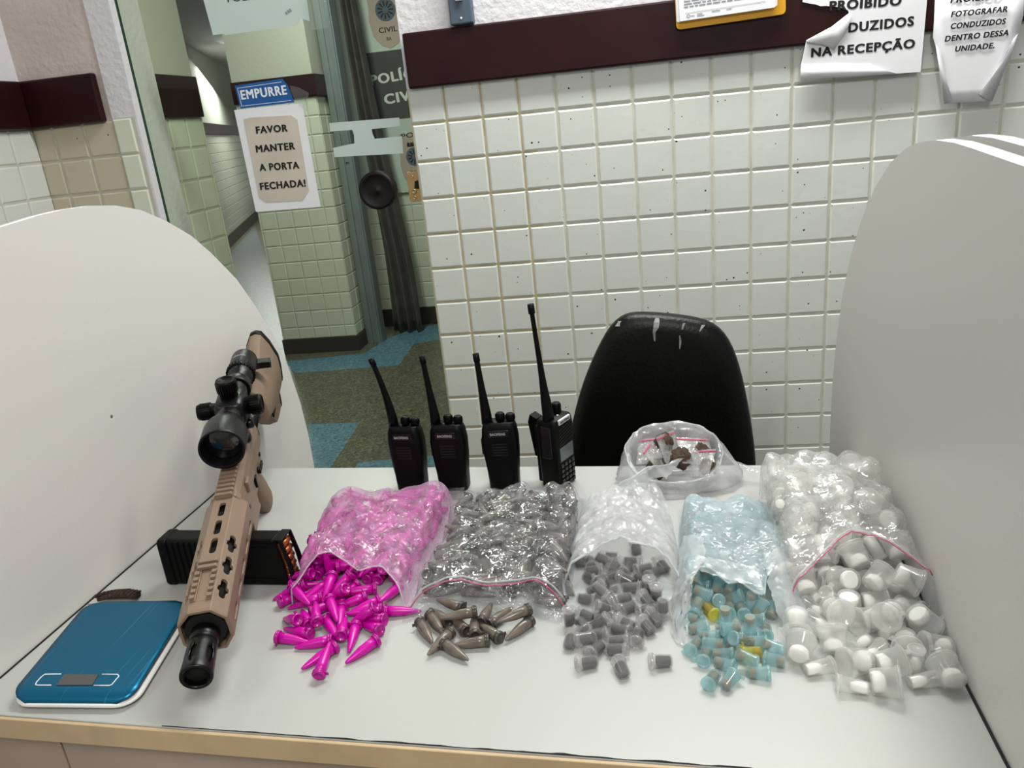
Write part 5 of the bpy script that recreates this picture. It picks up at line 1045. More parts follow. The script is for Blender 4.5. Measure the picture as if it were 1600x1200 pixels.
3,2,0,7468,-14092,117,0,-895,-447,0, 3,2,0,6608,-13343,113,586,260,408,-650, 3,2,0,6975,-14083,72,170,667,56,724, 3,2,0,7095,-13505,123,900,-190,357,159,
3,2,0,7021,-13369,117,0,783,-622,0, 3,2,0,6399,-14725,72,289,506,438,-685, 3,2,0,6474,-14157,92,671,-167,-721,32, 3,2,0,6367,-14348,72,103,-93,-663,736,
3,2,0,6220,-13295,72,734,-104,661,-118, 3,2,0,7108,-14241,127,343,595,630,363, 3,2,0,5716,-13334,72,217,-534,403,-711, 3,2,0,6686,-14044,227,712,34,-692,118,
3,2,0,6808,-14446,134,310,-643,586,-383, 4,3,1,7733,-11287,147,388,-332,-559,654, 4,3,1,7857,-11612,147,392,-334,-558,651, 4,4,1,7719,-11920,81,707,412,-537,-205,
4,3,1,7795,-12395,147,239,-191,-621,-722, 4,3,1,7717,-12746,159,55,668,163,724, 4,4,1,7993,-11154,81,304,280,-617,-670, 4,3,1,8177,-11463,147,744,-593,-266,-155,
4,3,1,8080,-12016,147,720,-621,194,243, 4,4,1,8142,-12346,84,15,328,-591,-737, 4,3,1,8025,-12730,147,456,-374,532,608, 4,3,1,8448,-11111,147,596,-541,360,472,
4,4,1,8422,-11557,81,67,-62,-674,733, 4,3,1,8498,-11950,147,715,366,538,257, 4,3,1,8420,-12433,147,63,337,-556,757, 4,4,1,8418,-12707,85,174,597,316,716,
4,3,1,8781,-11208,147,406,415,500,-642, 4,3,1,8693,-11642,196,845,-48,331,417, 4,4,1,8879,-11874,81,734,-675,53,-58, 4,3,1,8789,-12245,147,1,1,650,760,
4,3,1,8757,-12651,147,214,-650,19,-729, 4,4,1,7732,-11071,265,142,626,102,760, 4,3,1,7885,-11442,389,669,-75,457,-581, 4,3,1,7802,-12104,200,607,-235,758,-43,
4,4,1,7719,-12552,331,688,346,465,437, 4,3,1,7702,-12815,491,401,-585,388,-588, 4,3,1,8161,-11139,275,12,-179,632,-754, 4,4,1,8074,-11697,256,367,846,223,-316,
4,3,1,8232,-12154,376,376,-584,-320,-644, 4,3,1,8066,-12449,283,584,753,230,-198, 4,4,1,8023,-12741,386,630,589,431,264, 4,3,1,8501,-11232,423,174,-630,24,-756,
4,3,1,8383,-11542,367,110,-385,134,-906, 4,4,1,8349,-11914,337,534,-760,-103,357, 4,3,1,8532,-12265,374,188,-881,-215,-377, 4,3,1,8392,-12752,307,503,-514,285,-634,
4,4,1,8960,-11074,269,606,-633,-367,-312, 4,3,1,8861,-11486,390,857,428,82,-274, 4,3,1,8820,-11963,297,616,-433,435,-493, 4,4,1,8911,-12341,323,386,-256,446,766,
4,3,1,8671,-12551,425,776,-192,534,274, 4,3,1,7689,-11173,471,590,338,-668,-302, 4,4,1,7655,-11729,151,866,436,110,220, 4,3,1,7753,-11903,412,170,217,-299,914,
4,3,1,7688,-12360,461,439,562,-430,-555, 4,4,1,7529,-13031,409,867,177,416,209, 4,3,1,8008,-11123,537,184,-680,-410,579, 4,3,1,8081,-11770,480,861,-285,420,38,
4,4,1,7985,-12149,423,546,523,246,-606, 4,3,1,8297,-12529,483,603,444,-30,-663, 4,3,1,8146,-13180,289,41,-434,752,495, 4,4,1,8289,-11249,587,257,-443,-650,562,
4,3,1,8569,-11545,642,135,346,165,-914, 4,3,1,8555,-11871,479,457,-812,266,249, 4,4,1,8690,-12147,525,23,-556,114,823, 4,3,1,8306,-12972,513,821,-439,-3,365,
4,3,1,8773,-11075,450,611,-85,-762,199, 4,4,1,8949,-11352,566,425,-879,182,119, 4,3,1,8831,-11901,628,624,147,-766,-49, 4,3,1,8836,-12375,627,321,-615,-666,-276,
4,4,1,8581,-12799,504,292,309,892,-155, 4,3,1,7725,-11164,791,717,234,514,407, 4,3,1,7685,-11491,633,642,-566,384,346, 4,4,1,7617,-11822,595,465,-855,216,75,
4,3,1,7775,-12550,683,805,-306,-246,-444, 4,3,1,7662,-13207,291,869,-487,-35,86, 4,4,1,8033,-11081,855,463,-263,81,-842, 4,3,1,8011,-11498,721,856,366,-351,100,
4,3,1,7899,-12067,627,758,229,-602,105, 4,4,1,8007,-12605,507,674,84,574,-457, 4,3,1,8460,-13131,151,529,0,0,-849, 4,3,1,8262,-11106,780,652,316,228,651,
4,4,1,8458,-11340,696,721,-227,115,-645, 4,3,1,8364,-11925,719,8,-896,-151,418, 4,3,1,8324,-12287,655,4,-254,268,-929, 4,4,1,8847,-13149,81,200,-677,-26,708,
4,3,1,8777,-11065,754,65,-19,-707,-704, 4,3,1,8806,-11363,785,234,840,-207,-443, 4,4,1,8853,-11690,535,503,513,467,516, 4,3,1,8676,-12173,811,60,208,463,-859,
4,3,1,8825,-12860,556,646,-266,-352,-623, 4,4,1,7609,-11359,926,872,-447,122,158, 4,3,1,8295,-11640,781,524,-211,-823,58, 4,3,1,7843,-11781,761,415,907,74,9,
4,4,1,7938,-12821,509,240,472,782,-327, 4,3,0,8145,-14812,147,198,649,33,734, 4,4,0,7673,-13901,81,655,-107,-668,-336, 4,3,0,8229,-13784,147,72,596,260,-756,
4,3,0,8440,-13454,147,374,592,270,661, 4,4,0,6835,-13649,81,375,-63,-674,-633, 4,3,0,6489,-14007,147,365,-639,-121,-666, 4,4,0,7779,-13181,81,650,-670,95,345,
4,3,0,8279,-14515,147,305,561,328,696, 4,3,0,8868,-14643,147,497,-336,-556,-575, 4,4,0,8551,-14699,81,186,-676,40,-712, 4,3,0,8453,-14942,208,380,568,-606,-406,
4,4,0,7721,-13720,81,683,-628,-252,274, 4,3,0,7150,-15019,147,590,-168,628,-478, 4,3,0,8855,-14268,147,689,316,-568,-320, 4,4,0,7822,-14797,81,464,427,-525,-571,
4,3,0,7081,-13688,147,153,-269,592,744, 4,4,0,8671,-15025,81,671,663,139,-301, 4,3,0,7400,-14286,147,114,-299,-577,-751, 4,3,0,7382,-13251,147,0,97,995,0,
4,4,0,8074,-14133,81,68,-447,-509,733, 4,3,0,8374,-16025,147,478,607,232,-591, 4,4,0,7005,-13950,81,731,-135,663,-83, 4,3,0,8533,-14207,147,314,131,-637,692,
4,3,0,8112,-13503,147,0,-477,879,0, 4,4,0,8121,-15140,81,525,601,312,-516, 4,3,0,5855,-14391,147,402,418,498,-645, 4,4,0,8196,-14253,81,641,-134,664,362,
4,3,0,7899,-13761,265,353,379,-461,721, 4,3,0,7929,-14503,147,206,-511,-402,731, 4,4,0,8479,-13871,81,375,-661,-148,-633, 4,3,0,7733,-15179,147,180,496,-421,-738,
4,4,0,8671,-16196,81,477,-658,-160,561, 4,3,0,5886,-14039,147,706,348,549,280, 4,3,0,6299,-15251,147,0,-988,-154,0, 4,4,0,8529,-14492,161,197,0,0,-980,
4,3,0,7049,-12889,147,747,-639,118,-138, 4,4,0,6625,-13224,81,39,36,-676,-735, 4,3,0,4877,-14462,147,681,-94,-643,-337, 4,3,0,5960,-14769,147,209,512,-401,-731,
4,4,0,7555,-14517,81,736,-188,650,-24, 4,3,0,7427,-13971,245,97,21,-811,576, 4,4,0,7730,-13465,81,705,-649,-194,211, 4,3,0,8439,-13916,327,775,510,-373,15,
4,3,0,7767,-14185,196,718,-314,-235,-574, 4,4,0,6413,-14931,81,416,19,677,-607, 4,3,0,7055,-14211,147,579,-495,421,-492, 4,4,0,8023,-13047,119,744,282,-500,-341,
4,3,0,4389,-16087,147,744,-437,481,-154, 4,3,0,8809,-13891,217,52,935,145,319, 4,4,0,7303,-13854,81,74,-341,-585,-732, 4,3,0,7385,-13557,181,959,-15,142,-246,
4,4,0,7958,-13323,157,867,194,-376,263, 4,3,0,6651,-16425,147,753,279,-587,98, 4,3,0,7401,-16112,147,628,182,624,-428, 4,4,0,7049,-15653,81,286,154,659,-678,
4,3,0,7780,-16399,147,370,317,568,663]
# ---------------------------------------------------------------- tubes and vials
PILES = ['pink', 'grey', 'dark', 'blue', 'white']; KINDS_ = ['tube', 'gtube', 'vial', 'cup', 'slim']
A_ = np.array(SETTLED).reshape(-1, 10)
ITEMS = []
for r_ in A_:
    q = Quaternion([v / 1000 for v in r_[6:10]]); q.normalize()
    ITEMS.append([PILES[r_[0]], KINDS_[r_[1]], int(r_[2]), Vector((r_[3] / 10000, r_[4] / 10000, ZT + r_[5] / 10000)), q])
BOX = dict(pink=(.07, .29, -1.46, -.9), grey=(.25, .47, -1.46, -.9), dark=(.46, .625, -1.47, -1.1), blue=(.59, .765, -1.48, -1), white=(.735, .91, -1.49, -1))
ITEMS = [i for i in ITEMS if BOX[i[0]][0] < i[3].x < BOX[i[0]][1] and BOX[i[0]][2] < i[3].y < BOX[i[0]][3]]
def img(p): v = Vector(p) - CAM; return 800 + F * v.dot(RX) / v.dot(RZ), 600 + F * v.dot(RY) / v.dot(RZ)
def lying(yaw, tip=PI/2): return Quaternion((0, 0, 1), yaw) @ Quaternion((1, 0, 0), tip)
for k_, x, y, z, q in (('cup', .874, -1.362, .0168, lying(.7)), ('cup', .872, -1.322, .0152, lying(0, PI)), ('cup', .879, -1.342, .0460, lying(1.2, 1.9)), ('slim', .842, -1.352, .0098, lying(-.5)), ('cup', .850, -1.330, .0390, lying(2.2, 1.2))):
    ITEMS.append(['white', k_, 0, Vector((x, y, ZT + z)), q])
for i in ITEMS:                                                # keep the white vials clear of the right screen
    if i[0] == 'white':
        over = (i[3] - DO).dot(DX) + .0195 - DW
        if over > 0: i[3] = i[3] - DX * over
ITEMS = [i for i in ITEMS if i[2] or i[0] != 'grey']
# the loose grey tubes one by one: cap, tip and height of the middle, read off the picture at table level
for (a, b), (c, d_), h_ in (((130, 897), (205, 1022), .0085), ((188, 855), (272, 972), .0085), ((325, 955), (190, 1092), .0090), ((262, 1020), (412, 1125), .0085), ((535, 1012), (350, 1045), .0085), ((798, 885), (645, 1008), .0085),
                            ((460, 845), (285, 882), .0230), ((540, 918), (660, 835), .0090), ((770, 832), (620, 898), .0210), ((400, 950), (335, 890), .0090), ((605, 1000), (492, 925), .0085), ((458, 985), (450, 885), .0120), ((505, 885), (540, 830), .0100), ((300, 905), (205, 838), .0090), ((365, 815), (270, 790), .0160)):
    p = at(620 + a / 3.75, 730 + b / 3.75, 2, ZT + h_); q_ = at(620 + c / 3.75, 730 + d_ / 3.75, 2, ZT + h_ - .003)
    dv = (p - q_).normalized(); dv.z = .06; ITEMS.append(['grey', 'gtube', 0, (p + q_) / 2, dv.normalized().to_track_quat('Z', 'Y')])
SPAN = dict(pink=(452, 628), grey=(600, 900), dark=(885, 1040), blue=(1072, 1212), white=(1240, 1482))   # how far each spill reaches sideways
ITEMS = [i for i in ITEMS if i[2] or SPAN[i[0]][0] < img(i[3])[0] < SPAN[i[0]][1]]
def hinge(mb, r, z, w_=.004, ln=.004, mi=0, h=.0012): mb.box((r - .001, -w_/2, z), (r + ln, w_/2, z + h), mi)
def make_tube(k, name, mb_body, mb_cap):
    t = empty(name); b = MB(); b.lathe([(.0009, -.0270*k), (.0016, -.0264*k), (.0029, -.022*k), (.0045, -.0125*k), (.0062, -.003*k), (.0066, .008*k), (.0068, .0168*k)], 18, 0); b.build('body', mb_body, t)
    c = MB(); c.lathe([(.0068*1.02, .0166*k), (.0083*k, .0172*k), (.0084*k, .0186*k), (.0072, .0189*k), (.0082*k, .0192*k), (.0083*k, .0212*k), (.0070, .0222*k), (.0052, .0222*k), (.0048, .0205*k), (.0003, .0205*k)], 18, 0, cap=False)
    hinge(c, .0080*k, .0178*k, ln=.0035); c.build('cap', mb_cap, t); return t
def make_vial(name, shell, filling, level):
    t = empty(name)
    b = MB(); b.lathe([(.0058, -.0116), (.0064, -.0112), (.0072, .0066), (.0080, .0072), (.0080, .0078)], 18, 0); b.build('body', shell, t)
    f = MB(); f.lathe([(.0044, -.0102), (.0051, -.0098), (.0048 + .0008 * level, -.0098 + .0135 * level), (.0008, -.0092 + .0142 * level)], 14, 0); f.build('contents', filling, t)
    c = MB(); c.lathe([(.0078, .0079), (.0085, .0083), (.0085, .0106), (.0078, .0116), (.0062, .0116), (.0058, .0104), (.0003, .0104)], 18, 0, cap=False); hinge(c, .0080, .0088, .005, .0045, h=.001); c.build('lid', shell, t); return t
def make_cup(name, r0, r1, rl, z0, z1, zt, level):
    t = empty(name)
    b = MB(); b.lathe([(r0 * .93, z0), (r0, z0 + .0012), (r1, z1 - .001), (rl * .97, z1 - .0004), (rl * .97, z1 + .0008)], 22, 0); b.build('body', M['shell_white'], t)
    f = MB(); f.lathe([(r0 * .72, z0 + .002), (r0 * .86, z0 + .004), (r0 * .80, z0 + level * .7), (r0 * .5, z0 + level), (.0005, z0 + level * 1.05)], 14, 0); f.build('contents', M['white_powder'], t)
    c = MB(); c.lathe([(rl * .95, z1 + .0009), (rl, z1 + .0013), (rl, zt - .001), (rl * .93, zt), (rl * .78, zt), (rl * .74, zt - .0016), (.0003, zt - .0016)], 22, 0, cap=False); hinge(c, rl * .96, zt - .0022, .006, .005, h=.0012); c.build('lid', M['shell_white'], t); return t
PROTO = {
 ('pink', 'tube'): make_tube(1.0, 'pink_tube', M['pink'], M['pink2']),
 ('grey', 'gtube'): make_tube(.95, 'grey_tube', M['smoke'], M['smoke2']),
 ('dark', 'vial'): make_vial('clear_vial', M['shell_clear'], M['dark_powder'], 1.0),
 ('blue', 'vial'): make_vial('blue_vial', M['shell_blue'], M['brown_powder'], .45),
 ('yellow', 'vial'): make_vial('yellow_vial', M['shell_yellow'], M['brown_powder'], .4),
 ('white', 'cup'): make_cup('white_cup_vial', .0130, .0155, .0172, -.015, .010, .0145, .014),
 ('white', 'slim'): make_cup('slim_white_vial', .0070, .0082, .0095, -.016, .012, .016, .018)}
used = set()
def place(key, loc, q, label, cat, group):
    p = PROTO[key]
    if key in used: p = copy_tree(p)
    used.add(key); p.scale = (1.09,) * 3 if key[0] == 'dark' else (1, 1, 1); p.rotation_mode = 'QUATERNION'; p.location = loc; p.rotation_quaternion = q
    return tag(p, label, cat, group)
ORD = ['first', 'second', 'third', 'fourth', 'fifth', 'sixth', 'seventh', 'eighth', 'ninth', 'tenth', 'eleventh', 'twelfth', 'thirteenth']
def img(p): v = Vector(p) - CAM; return 800 + F * v.dot(RX) / v.dot(RZ), 600 + F * v.dot(RY) / v.dot(RZ)
WORDS = dict(pink=('magenta conical tube', 'loose magenta tubes', 'tube'), grey=('smoky grey conical tube', 'loose grey tubes', 'tube'), dark=('dark-filled clear vial', 'loose dark-filled vials', 'vial'), blue=('aqua blue vial', 'spilled aqua vials', 'vial'), white=('frosted white vial', 'loose white vials', 'vial'))
INB = dict(pink=('magenta tube inside the hazy pink bag', 'magenta tubes inside their bag'), grey=('smoky grey tube seen through the clear grey-filled bag', 'grey tubes inside their bag'), blue=('aqua vial inside the pale blue bag', 'aqua vials inside their bag'), white=('frosted white vial inside the big clear bag', 'white vials inside their bag'))
for pl in PILES:
    its = [i for i in ITEMS if i[0] == pl]
    for i in its:
        if i[2]: place((pl, i[1]), i[3], i[4], INB[pl][0], WORDS[pl][2], INB[pl][1])
    lo = sorted([i for i in its if not i[2]], key=lambda i: -img(i[3])[1])
    nr = max(1, round(len(lo) / 7.5)); per = math.ceil(len(lo) / nr)
    rn = ['front row', 'second row', 'third row', 'fourth row', 'fifth row', 'sixth row', 'seventh row', 'eighth row', 'ninth row', 'tenth row']
    yel = set()
    if pl == 'blue':
        for tx, ty in ((1117, 968), (1176, 1028), (1092, 950)):
            yel.add(min(range(len(lo)), key=lambda k_: math.dist(img(lo[k_][3]), (tx, ty))))
    for a in range(nr):
        row = list(range(a * per, min(len(lo), (a + 1) * per))); row.sort(key=lambda k_: img(lo[k_][3])[0])
        for b, k_ in enumerate(row):
            i = lo[k_]; w_ = WORDS[pl]
            ax = i[4] @ Vector((0, 0, -1)); x0, y0 = img(i[3]); x1, y1 = img(i[3] + ax * .02)
            side = 'left' if x1 < x0 - 8 else 'right' if x1 > x0 + 8 else ('front' if y1 > y0 + 3 else 'back')
            where = f'{ORD[b]} from left, {rn[a]} of {w_[1]}'
            if len(row) > 1 and b == len(row) - 1: where = f'rightmost, {rn[a]} of {w_[1]}'
            if b == 0: where = f'leftmost, {rn[a]} of {w_[1]}'
            key = (pl, i[1]); nm = w_[0]
            if k_ in yel: key = ('yellow', 'vial'); nm = 'yellow vial'
            if i[1] == 'slim': nm = 'slim white vial'
            end = 'tip' if pl in ('pink', 'grey') else 'base'
            place(key, i[3], i[4], f'{nm} pointing {side}, {where}', w_[2], w_[1])

# ---------------------------------------------------------------- bag films: a membrane that sags over what lies inside
def heights(pl, P, only_in=False, pad=.0012):
    """raw height of the contents under each grid point"""
    nu, nv = P.shape[:2]; H = np.full((nu, nv), ZT + .0015)
    for i in ITEMS:
        if i[0] != pl or (only_in and not i[2]): continue
        k_ = i[1]; zl, zh = dict(tube=(-.027, .0225), gtube=(-.0257, .0213), vial=(-.0115, .0115), cup=(-.015, .0145), slim=(-.016, .016))[k_]
        for s in np.linspace(0, 1, 9):
            zz = zl + (zh - zl) * s; r = dict(tube=.0015 + .0068 * min(1, s * 1.8), gtube=.0015 + .0065 * min(1, s * 1.8), vial=.008, cup=.0165, slim=.0088)[k_]
            c = i[3] + i[4] @ Vector((0, 0, zz)); axz = abs((i[4] @ Vector((0, 0, 1))).z)
            d2 = (P[:, :, 0] - c.x)**2 + (P[:, :, 1] - c.y)**2
            m_ = d2 < r * r
            if k_ == 'cup': hh = c.z + np.sqrt(np.clip(r*r - d2, 0, None)) * math.sqrt(max(0, 1 - axz**2))
            else: hh = c.z + np.sqrt(np.clip(r*r - d2, 0, None)) * math.sqrt(max(.05, 1 - axz**2))
            H = np.where(m_, np.maximum(H, hh + pad), H)
    return H
def drape(H, fixed, it=160, sag=.00006, tension=1.0, soft=0):
    h = H.copy()
    for k_ in range(soft):                                     # slack film rides over the tops and bridges the gaps
        hp = np.pad(h, 1, mode='edge'); nb_ = (hp[:-2, 1:-1], hp[2:, 1:-1], hp[1:-1, :-2], hp[1:-1, 2:])
        a = np.maximum.reduce(nb_ + (h,)) if k_ < soft // 3 else (sum(nb_) + 4 * h) / 8
        h = np.where(fixed, H, a)
    if soft: H = np.where(fixed, H, np.maximum(h, H + .0006))
    for _ in range(it):
        a = np.empty_like(h); hp = np.pad(h, 1, mode='edge'); a = (hp[:-2, 1:-1] + hp[2:, 1:-1] + hp[1:-1, :-2] + hp[1:-1, 2:]) / 4 - sag
        a = np.maximum(H, h + (a - h) * tension); h = np.where(fixed, H, a)
    return h
def quad_grid(back, left, right, front, nu, nv):
    """Coons patch in the table plane from four polylines (back/front run left->right, left/right run back->front)"""
    def res(pl, n):
        pl = np.array(pl, float); d = np.r_[0, np.cumsum(np.hypot(*np.diff(pl, axis=0).T))]; t = np.linspace(0, d[-1], n)
        return np.c_[np.interp(t, d, pl[:, 0]), np.interp(t, d, pl[:, 1])]
    B, F_, L_, R_ = res(back, nu), res(front, nu), res(left, nv), res(right, nv)
    u = np.linspace(0, 1, nu)[:, None, None]; v = np.linspace(0, 1, nv)[None, :, None]
    return ((1 - v) * B[:, None] + v * F_[:, None] + (1 - u) * L_[None] + u * R_[None]
            - (1-u)*(1-v)*B[0] - u*(1-v)*B[-1] - (1-u)*v*F_[0] - u*v*F_[-1])
def film_obj(P, Z, name, mt, root, wr=.0012, fr=60, seed=0):
    o = Vector(root.location); nu, nv = Z.shape; G = []
    for i in range(nu):
        row = []
        for j in range(nv):
            x, y, z = P[i, j, 0], P[i, j, 1], Z[i, j]
            k_ = 1.0 if z > ZT + .006 else .25
            z += k_ * wr * (fbm(x * fr + seed, y * fr * .7) + .6 * abs(fbm(x * fr * 2.1, y * fr * 2.3 + seed)))
            row.append(Vector((x, y, max(z, ZT + .0008))) - o)
        G.append(row)
    mb = MB(); mb.grid(G); return mb.build(name, mt, root), G
def edge_tube(G, j, name, mt, root, r=.0009, i0=0, i1=None, dz=.0008, flat=1.0):
    pts = [Vector(row[j]) + Vector((0, 0, dz)) for row in G][i0:i1]
    mb = MB(); mb.tube(pts, r, 6, flat=flat); return mb.build(name, mt, root)
def P2(pts): return [(at(x, y, 2, ZT + z).x, at(x, y, 2, ZT + z).y) for x, y, z in pts]
def mouth_front(P, Z, lift):                                   # raise the free lip
    return Z
# pink
root = thing('pink_tube_bag', 'hazy clear plastic bag packed with magenta tubes, nearest the rifle', 'plastic bag', (.17, -1.18, ZT), 0)
back = [(.040, -1.035), (.10, -1.03), (.18, -1.033), (.275, -1.045)]
left = [(.040, -1.035), (.064, -1.15), (.090, -1.25), (.096, -1.335)]; right = [(.275, -1.045), (.272, -1.15), (.265, -1.25), (.262, -1.345)]
front = [(.096, -1.335), (.110, -1.322), (.125, -1.285), (.140, -1.275), (.165, -1.285), (.19, -1.305), (.205, -1.295), (.222, -1.298), (.245, -1.318), (.262, -1.345)]
P = quad_grid(back, left, right, front, 72, 84); H = heights('pink', P)
fx = np.zeros(H.shape, bool); fx[0] = fx[-1] = True; fx[:, 0] = True; fx[0:2] = True; fx[-2:] = True
H = np.where(fx, ZT + .0015, H); H[6:-6, -1] = np.maximum(H[6:-6, -1], ZT + .026)
Z = drape(H, fx, 120, .00002, soft=12); o_, G = film_obj(P, Z, 'film', M['film_pink'], root, .0016, 45, 3)
edge_tube(G, -1, 'mouth_rim', M['film_white'], root, .0011)
# flat seam behind
mb = MB(); mb.grid([[Vector((x + .004 * math.sin(9*f), y, ZT + .0012 + f * .006 + .004 * abs(math.sin(17 * x)) * f)) - Vector(root.location) for f in (0, .4, 1.0) for y in (back_y + .026 * f,)] for x, back_y in [(.045 + .23 * k_ / 14, -1.034) for k_ in range(15)]]); mb.build('back_seam', M['film_clear'], root)
# grey
root = thing('grey_tube_bag', 'clear zip bag full of smoky grey tubes with a thin red zip line', 'plastic bag', (.38, -1.2, ZT), 0)
back = [(.278, -1.035), (.35, -1.03), (.42, -1.032), (.484, -1.040)]; left = [(.278, -1.035), (.272, -1.15), (.266, -1.26), (.262, -1.345)]; right = [(.484, -1.04), (.481, -1.15), (.478, -1.26), (.476, -1.350)]
front = [(.262, -1.345), (.30, -1.335), (.335, -1.322), (.37, -1.332), (.42, -1.330), (.45, -1.340), (.476, -1.350)]
P = quad_grid(back, left, right, front, 72, 84); H = heights('grey', P); fx = np.zeros(H.shape, bool); fx[0:2] = True; fx[-2:] = True; fx[:, 0] = True
H = np.where(fx, ZT + .0015, H); H[8:-8, -1] = np.maximum(H[8:-8, -1], ZT + .017)
Z = drape(H, fx, 120, .00003, soft=6); o_, G = film_obj(P, Z, 'film', M['film_clear'], root, .0012, 60, 9)
edge_tube(G, -2, 'zip_strip', M['red'], root, .0007, dz=.0014); edge_tube(G, -4, 'zip_ridge', M['film_white'], root, .0012, dz=.001)
# lip beyond the zip
o = Vector(root.location); mb = MB(); g2 = []
for i in range(0, 72, 3):
    p = Vector(G[i][-1]); e = 1 if 24 < i < 66 else .8
    k_ = i / 71; g2.append([p, p + Vector((.0, -.010, -p.z * .45 + .001)), p + Vector((0, -.022 * (1 if k_ > .55 or k_ < .12 else .35), -p.z + .0016 + .001 * math.sin(i)))])
mb.grid(g2); mb.build('mouth_lip', M['film_clear'], root)
mb = MB(); mb.grid([[Vector((.486 + .014 * u_ + .004 * v_, -1.05 - .05 * v_ - .0 * u_, ZT + .002 + .020 * (1 - u_) * (1 - v_) + .006 * u_)) - o for v_ in (0, .35, .7, 1)] for u_ in (0, .5, 1)]); mb.build('corner_flap', M['film_clear'], root)
# milky bag with the dark-filled vials
root = thing('milky_vial_bag', 'crumpled milky plastic bag with open mouth spilling dark-filled vials', 'plastic bag', (.54, -1.2, ZT), 0)
back = [(.480, -1.065), (.52, -1.055), (.56, -1.045), (.605, -1.035)]; left = [(.480, -1.065), (.474, -1.14), (.468, -1.22), (.466, -1.31)]; right = [(.605, -1.035), (.618, -1.11), (.622, -1.2), (.624, -1.31)]
front = [(.466, -1.31), (.478, -1.288), (.505, -1.272), (.535, -1.266), (.575, -1.270), (.605, -1.284), (.624, -1.31)]
P = quad_grid(back, left, right, front, 64, 64); H = heights('dark', P); nu, nv = H.shape
Hd = H.copy()
for i in range(nu):
    for j in range(nv):
        u, v = i / (nu-1), j / (nv-1); arch = max(0, math.sin(PI * u))**.55
        Hd[i, j] = max(H[i, j] if .1 < u < .9 else 0, ZT + .0015 + arch * (.022 + .030 * v**1.6) + (.014 * max(0, 1 - v * 2.4) * (u**1.2)) + .006 * arch * fbm(u * 5, v * 6, 2) + .010 * arch * abs(fbm(u * 3 + 7, v * 4, 5)))
Z = Hd; o_, G = film_obj(P, Z, 'film', M['film_white'], root, .0038, 60, 5)
edge_tube(G, -1, 'mouth_rim', M['film_collar'], root, .0024, flat=.7)
o = Vector(root.location); lip = [(.466, -1.30), (.472, -1.335), (.488, -1.365), (.50, -1.372), (.53, -1.34), (.56, -1.335), (.60, -1.335), (.618, -1.32), (.624, -1.30)]
P = quad_grid([(.466, -1.30), (.50, -1.26), (.59, -1.26), (.624, -1.30)], [(.466, -1.30), (.4665, -1.301)], [(.624, -1.30), (.6235, -1.301)], lip, 40, 16)
Z = np.zeros((40, 16))
for i in range(40):
    for j in range(16):
        u, v = i / 39, j / 15; Z[i, j] = ZT + .0012 + .020 * abs(2*u - 1)**2.2 * v * (1.3 - .3 * v) + .0006 * math.sin(i)
o_, G2 = film_obj(P, Z, 'lower_lip', M['film_collar'], root, .0010, 70, 2)
edge_tube(G2, -1, 'lower_rim', M['film_collar'], root, .0018, flat=.7)
# twisted tail of that bag resting against the bag behind
P_ = []
for i in range(15):
    u = i / 14; a = Vector((.515 + .10 * u, -1.062 + .028 * u, ZT + .020 + .012 * u)); b = Vector((.575 + .07 * u, -1.035 + .012 * u, ZT + .047 + .012 * u))
    P_.append([a.lerp(b, v) + Vector((0, .004 * math.sin(6*v + 9*u), .006 * abs(fbm(u * 6, v * 5, 3)) + .008 * math.sin(PI * u) * math.sin(PI * v))) - o for v in np.linspace(0, 1, 12)])
mb = MB(); mb.grid(P_); mb.build('loose_tail', M['film_collar'], root)
# pale blue bag
root = thing('pale_blue_bag', 'pale blue plastic bag of vials with torn white mouth', 'plastic bag', (.70, -1.22, ZT), 0)
back = [(.632, -1.105), (.66, -1.095), (.72, -1.095), (.765, -1.105)]; left = [(.632, -1.105), (.622, -1.18), (.617, -1.26), (.612, -1.325)]; right = [(.765, -1.105), (.771, -1.18), (.770, -1.26), (.764, -1.32)]
front = [(.612, -1.325), (.633, -1.330), (.645, -1.310), (.66, -1.312), (.675, -1.330), (.69, -1.322), (.705, -1.345), (.715, -1.350), (.722, -1.318), (.735, -1.300), (.748, -1.302), (.764, -1.32)]
P = quad_grid(back, left, right, front, 64, 70); H = heights('blue', P); fx = np.zeros(H.shape, bool); fx[0:2] = True; fx[-2:] = True; fx[:, 0] = True
H = np.where(fx, ZT + .0015, H); H[5:-5, -1] = np.maximum(H[5:-5, -1], ZT + .028)
Z = drape(H, fx, 160, .00001, soft=15); o_, G = film_obj(P, Z, 'film', M['film_blue'], root, .0020, 50, 12)
o = Vector(root.location)
edge_tube(G, -1, 'mouth_rim', M['film_collar'], root, .0016, flat=.7)
def sheet3(rows, name, mt, sub=10, amp=.0025, seed=0):
    """crumpled sheet through rows of 3-D control points"""
    R_ = [[Vector(p) for p in r] for r in rows]; nr_, nc = len(R_), len(R_[0]); G_ = []
    def cr(a, b, c, d_, t): return .5 * ((2*b) + (c - a)*t + (2*a - 5*b + 4*c - d_)*t*t + (3*b - a - 3*c + d_)*t**3)
    def spl(L_, n_):
        out = []
        for k_ in range((len(L_) - 1) * n_ + 1):
            f = k_ / n_; i = min(int(f), len(L_) - 2); t = f - i
            out.append(cr(L_[max(i-1, 0)], L_[i], L_[i+1], L_[min(i+2, len(L_)-1)], t))
        return out
    rr = [spl(r, sub) for r in R_]
    for j in range(len(rr[0])): G_.append(spl([r[j] for r in rr], sub))
    for i, r in enumerate(G_):
        for j, p in enumerate(r):
            nn = Vector((fbm(i*.35 + seed, j*.35), fbm(i*.3, j*.3 + seed + 9), abs(fbm(i*.3 + 5, j*.35 + seed)))); p = p + nn * amp; p.z = max(p.z, ZT + .0008); r[j] = p - o
    mb = MB(); mb.grid(G_); return mb.build(name, mt, root)
z = ZT
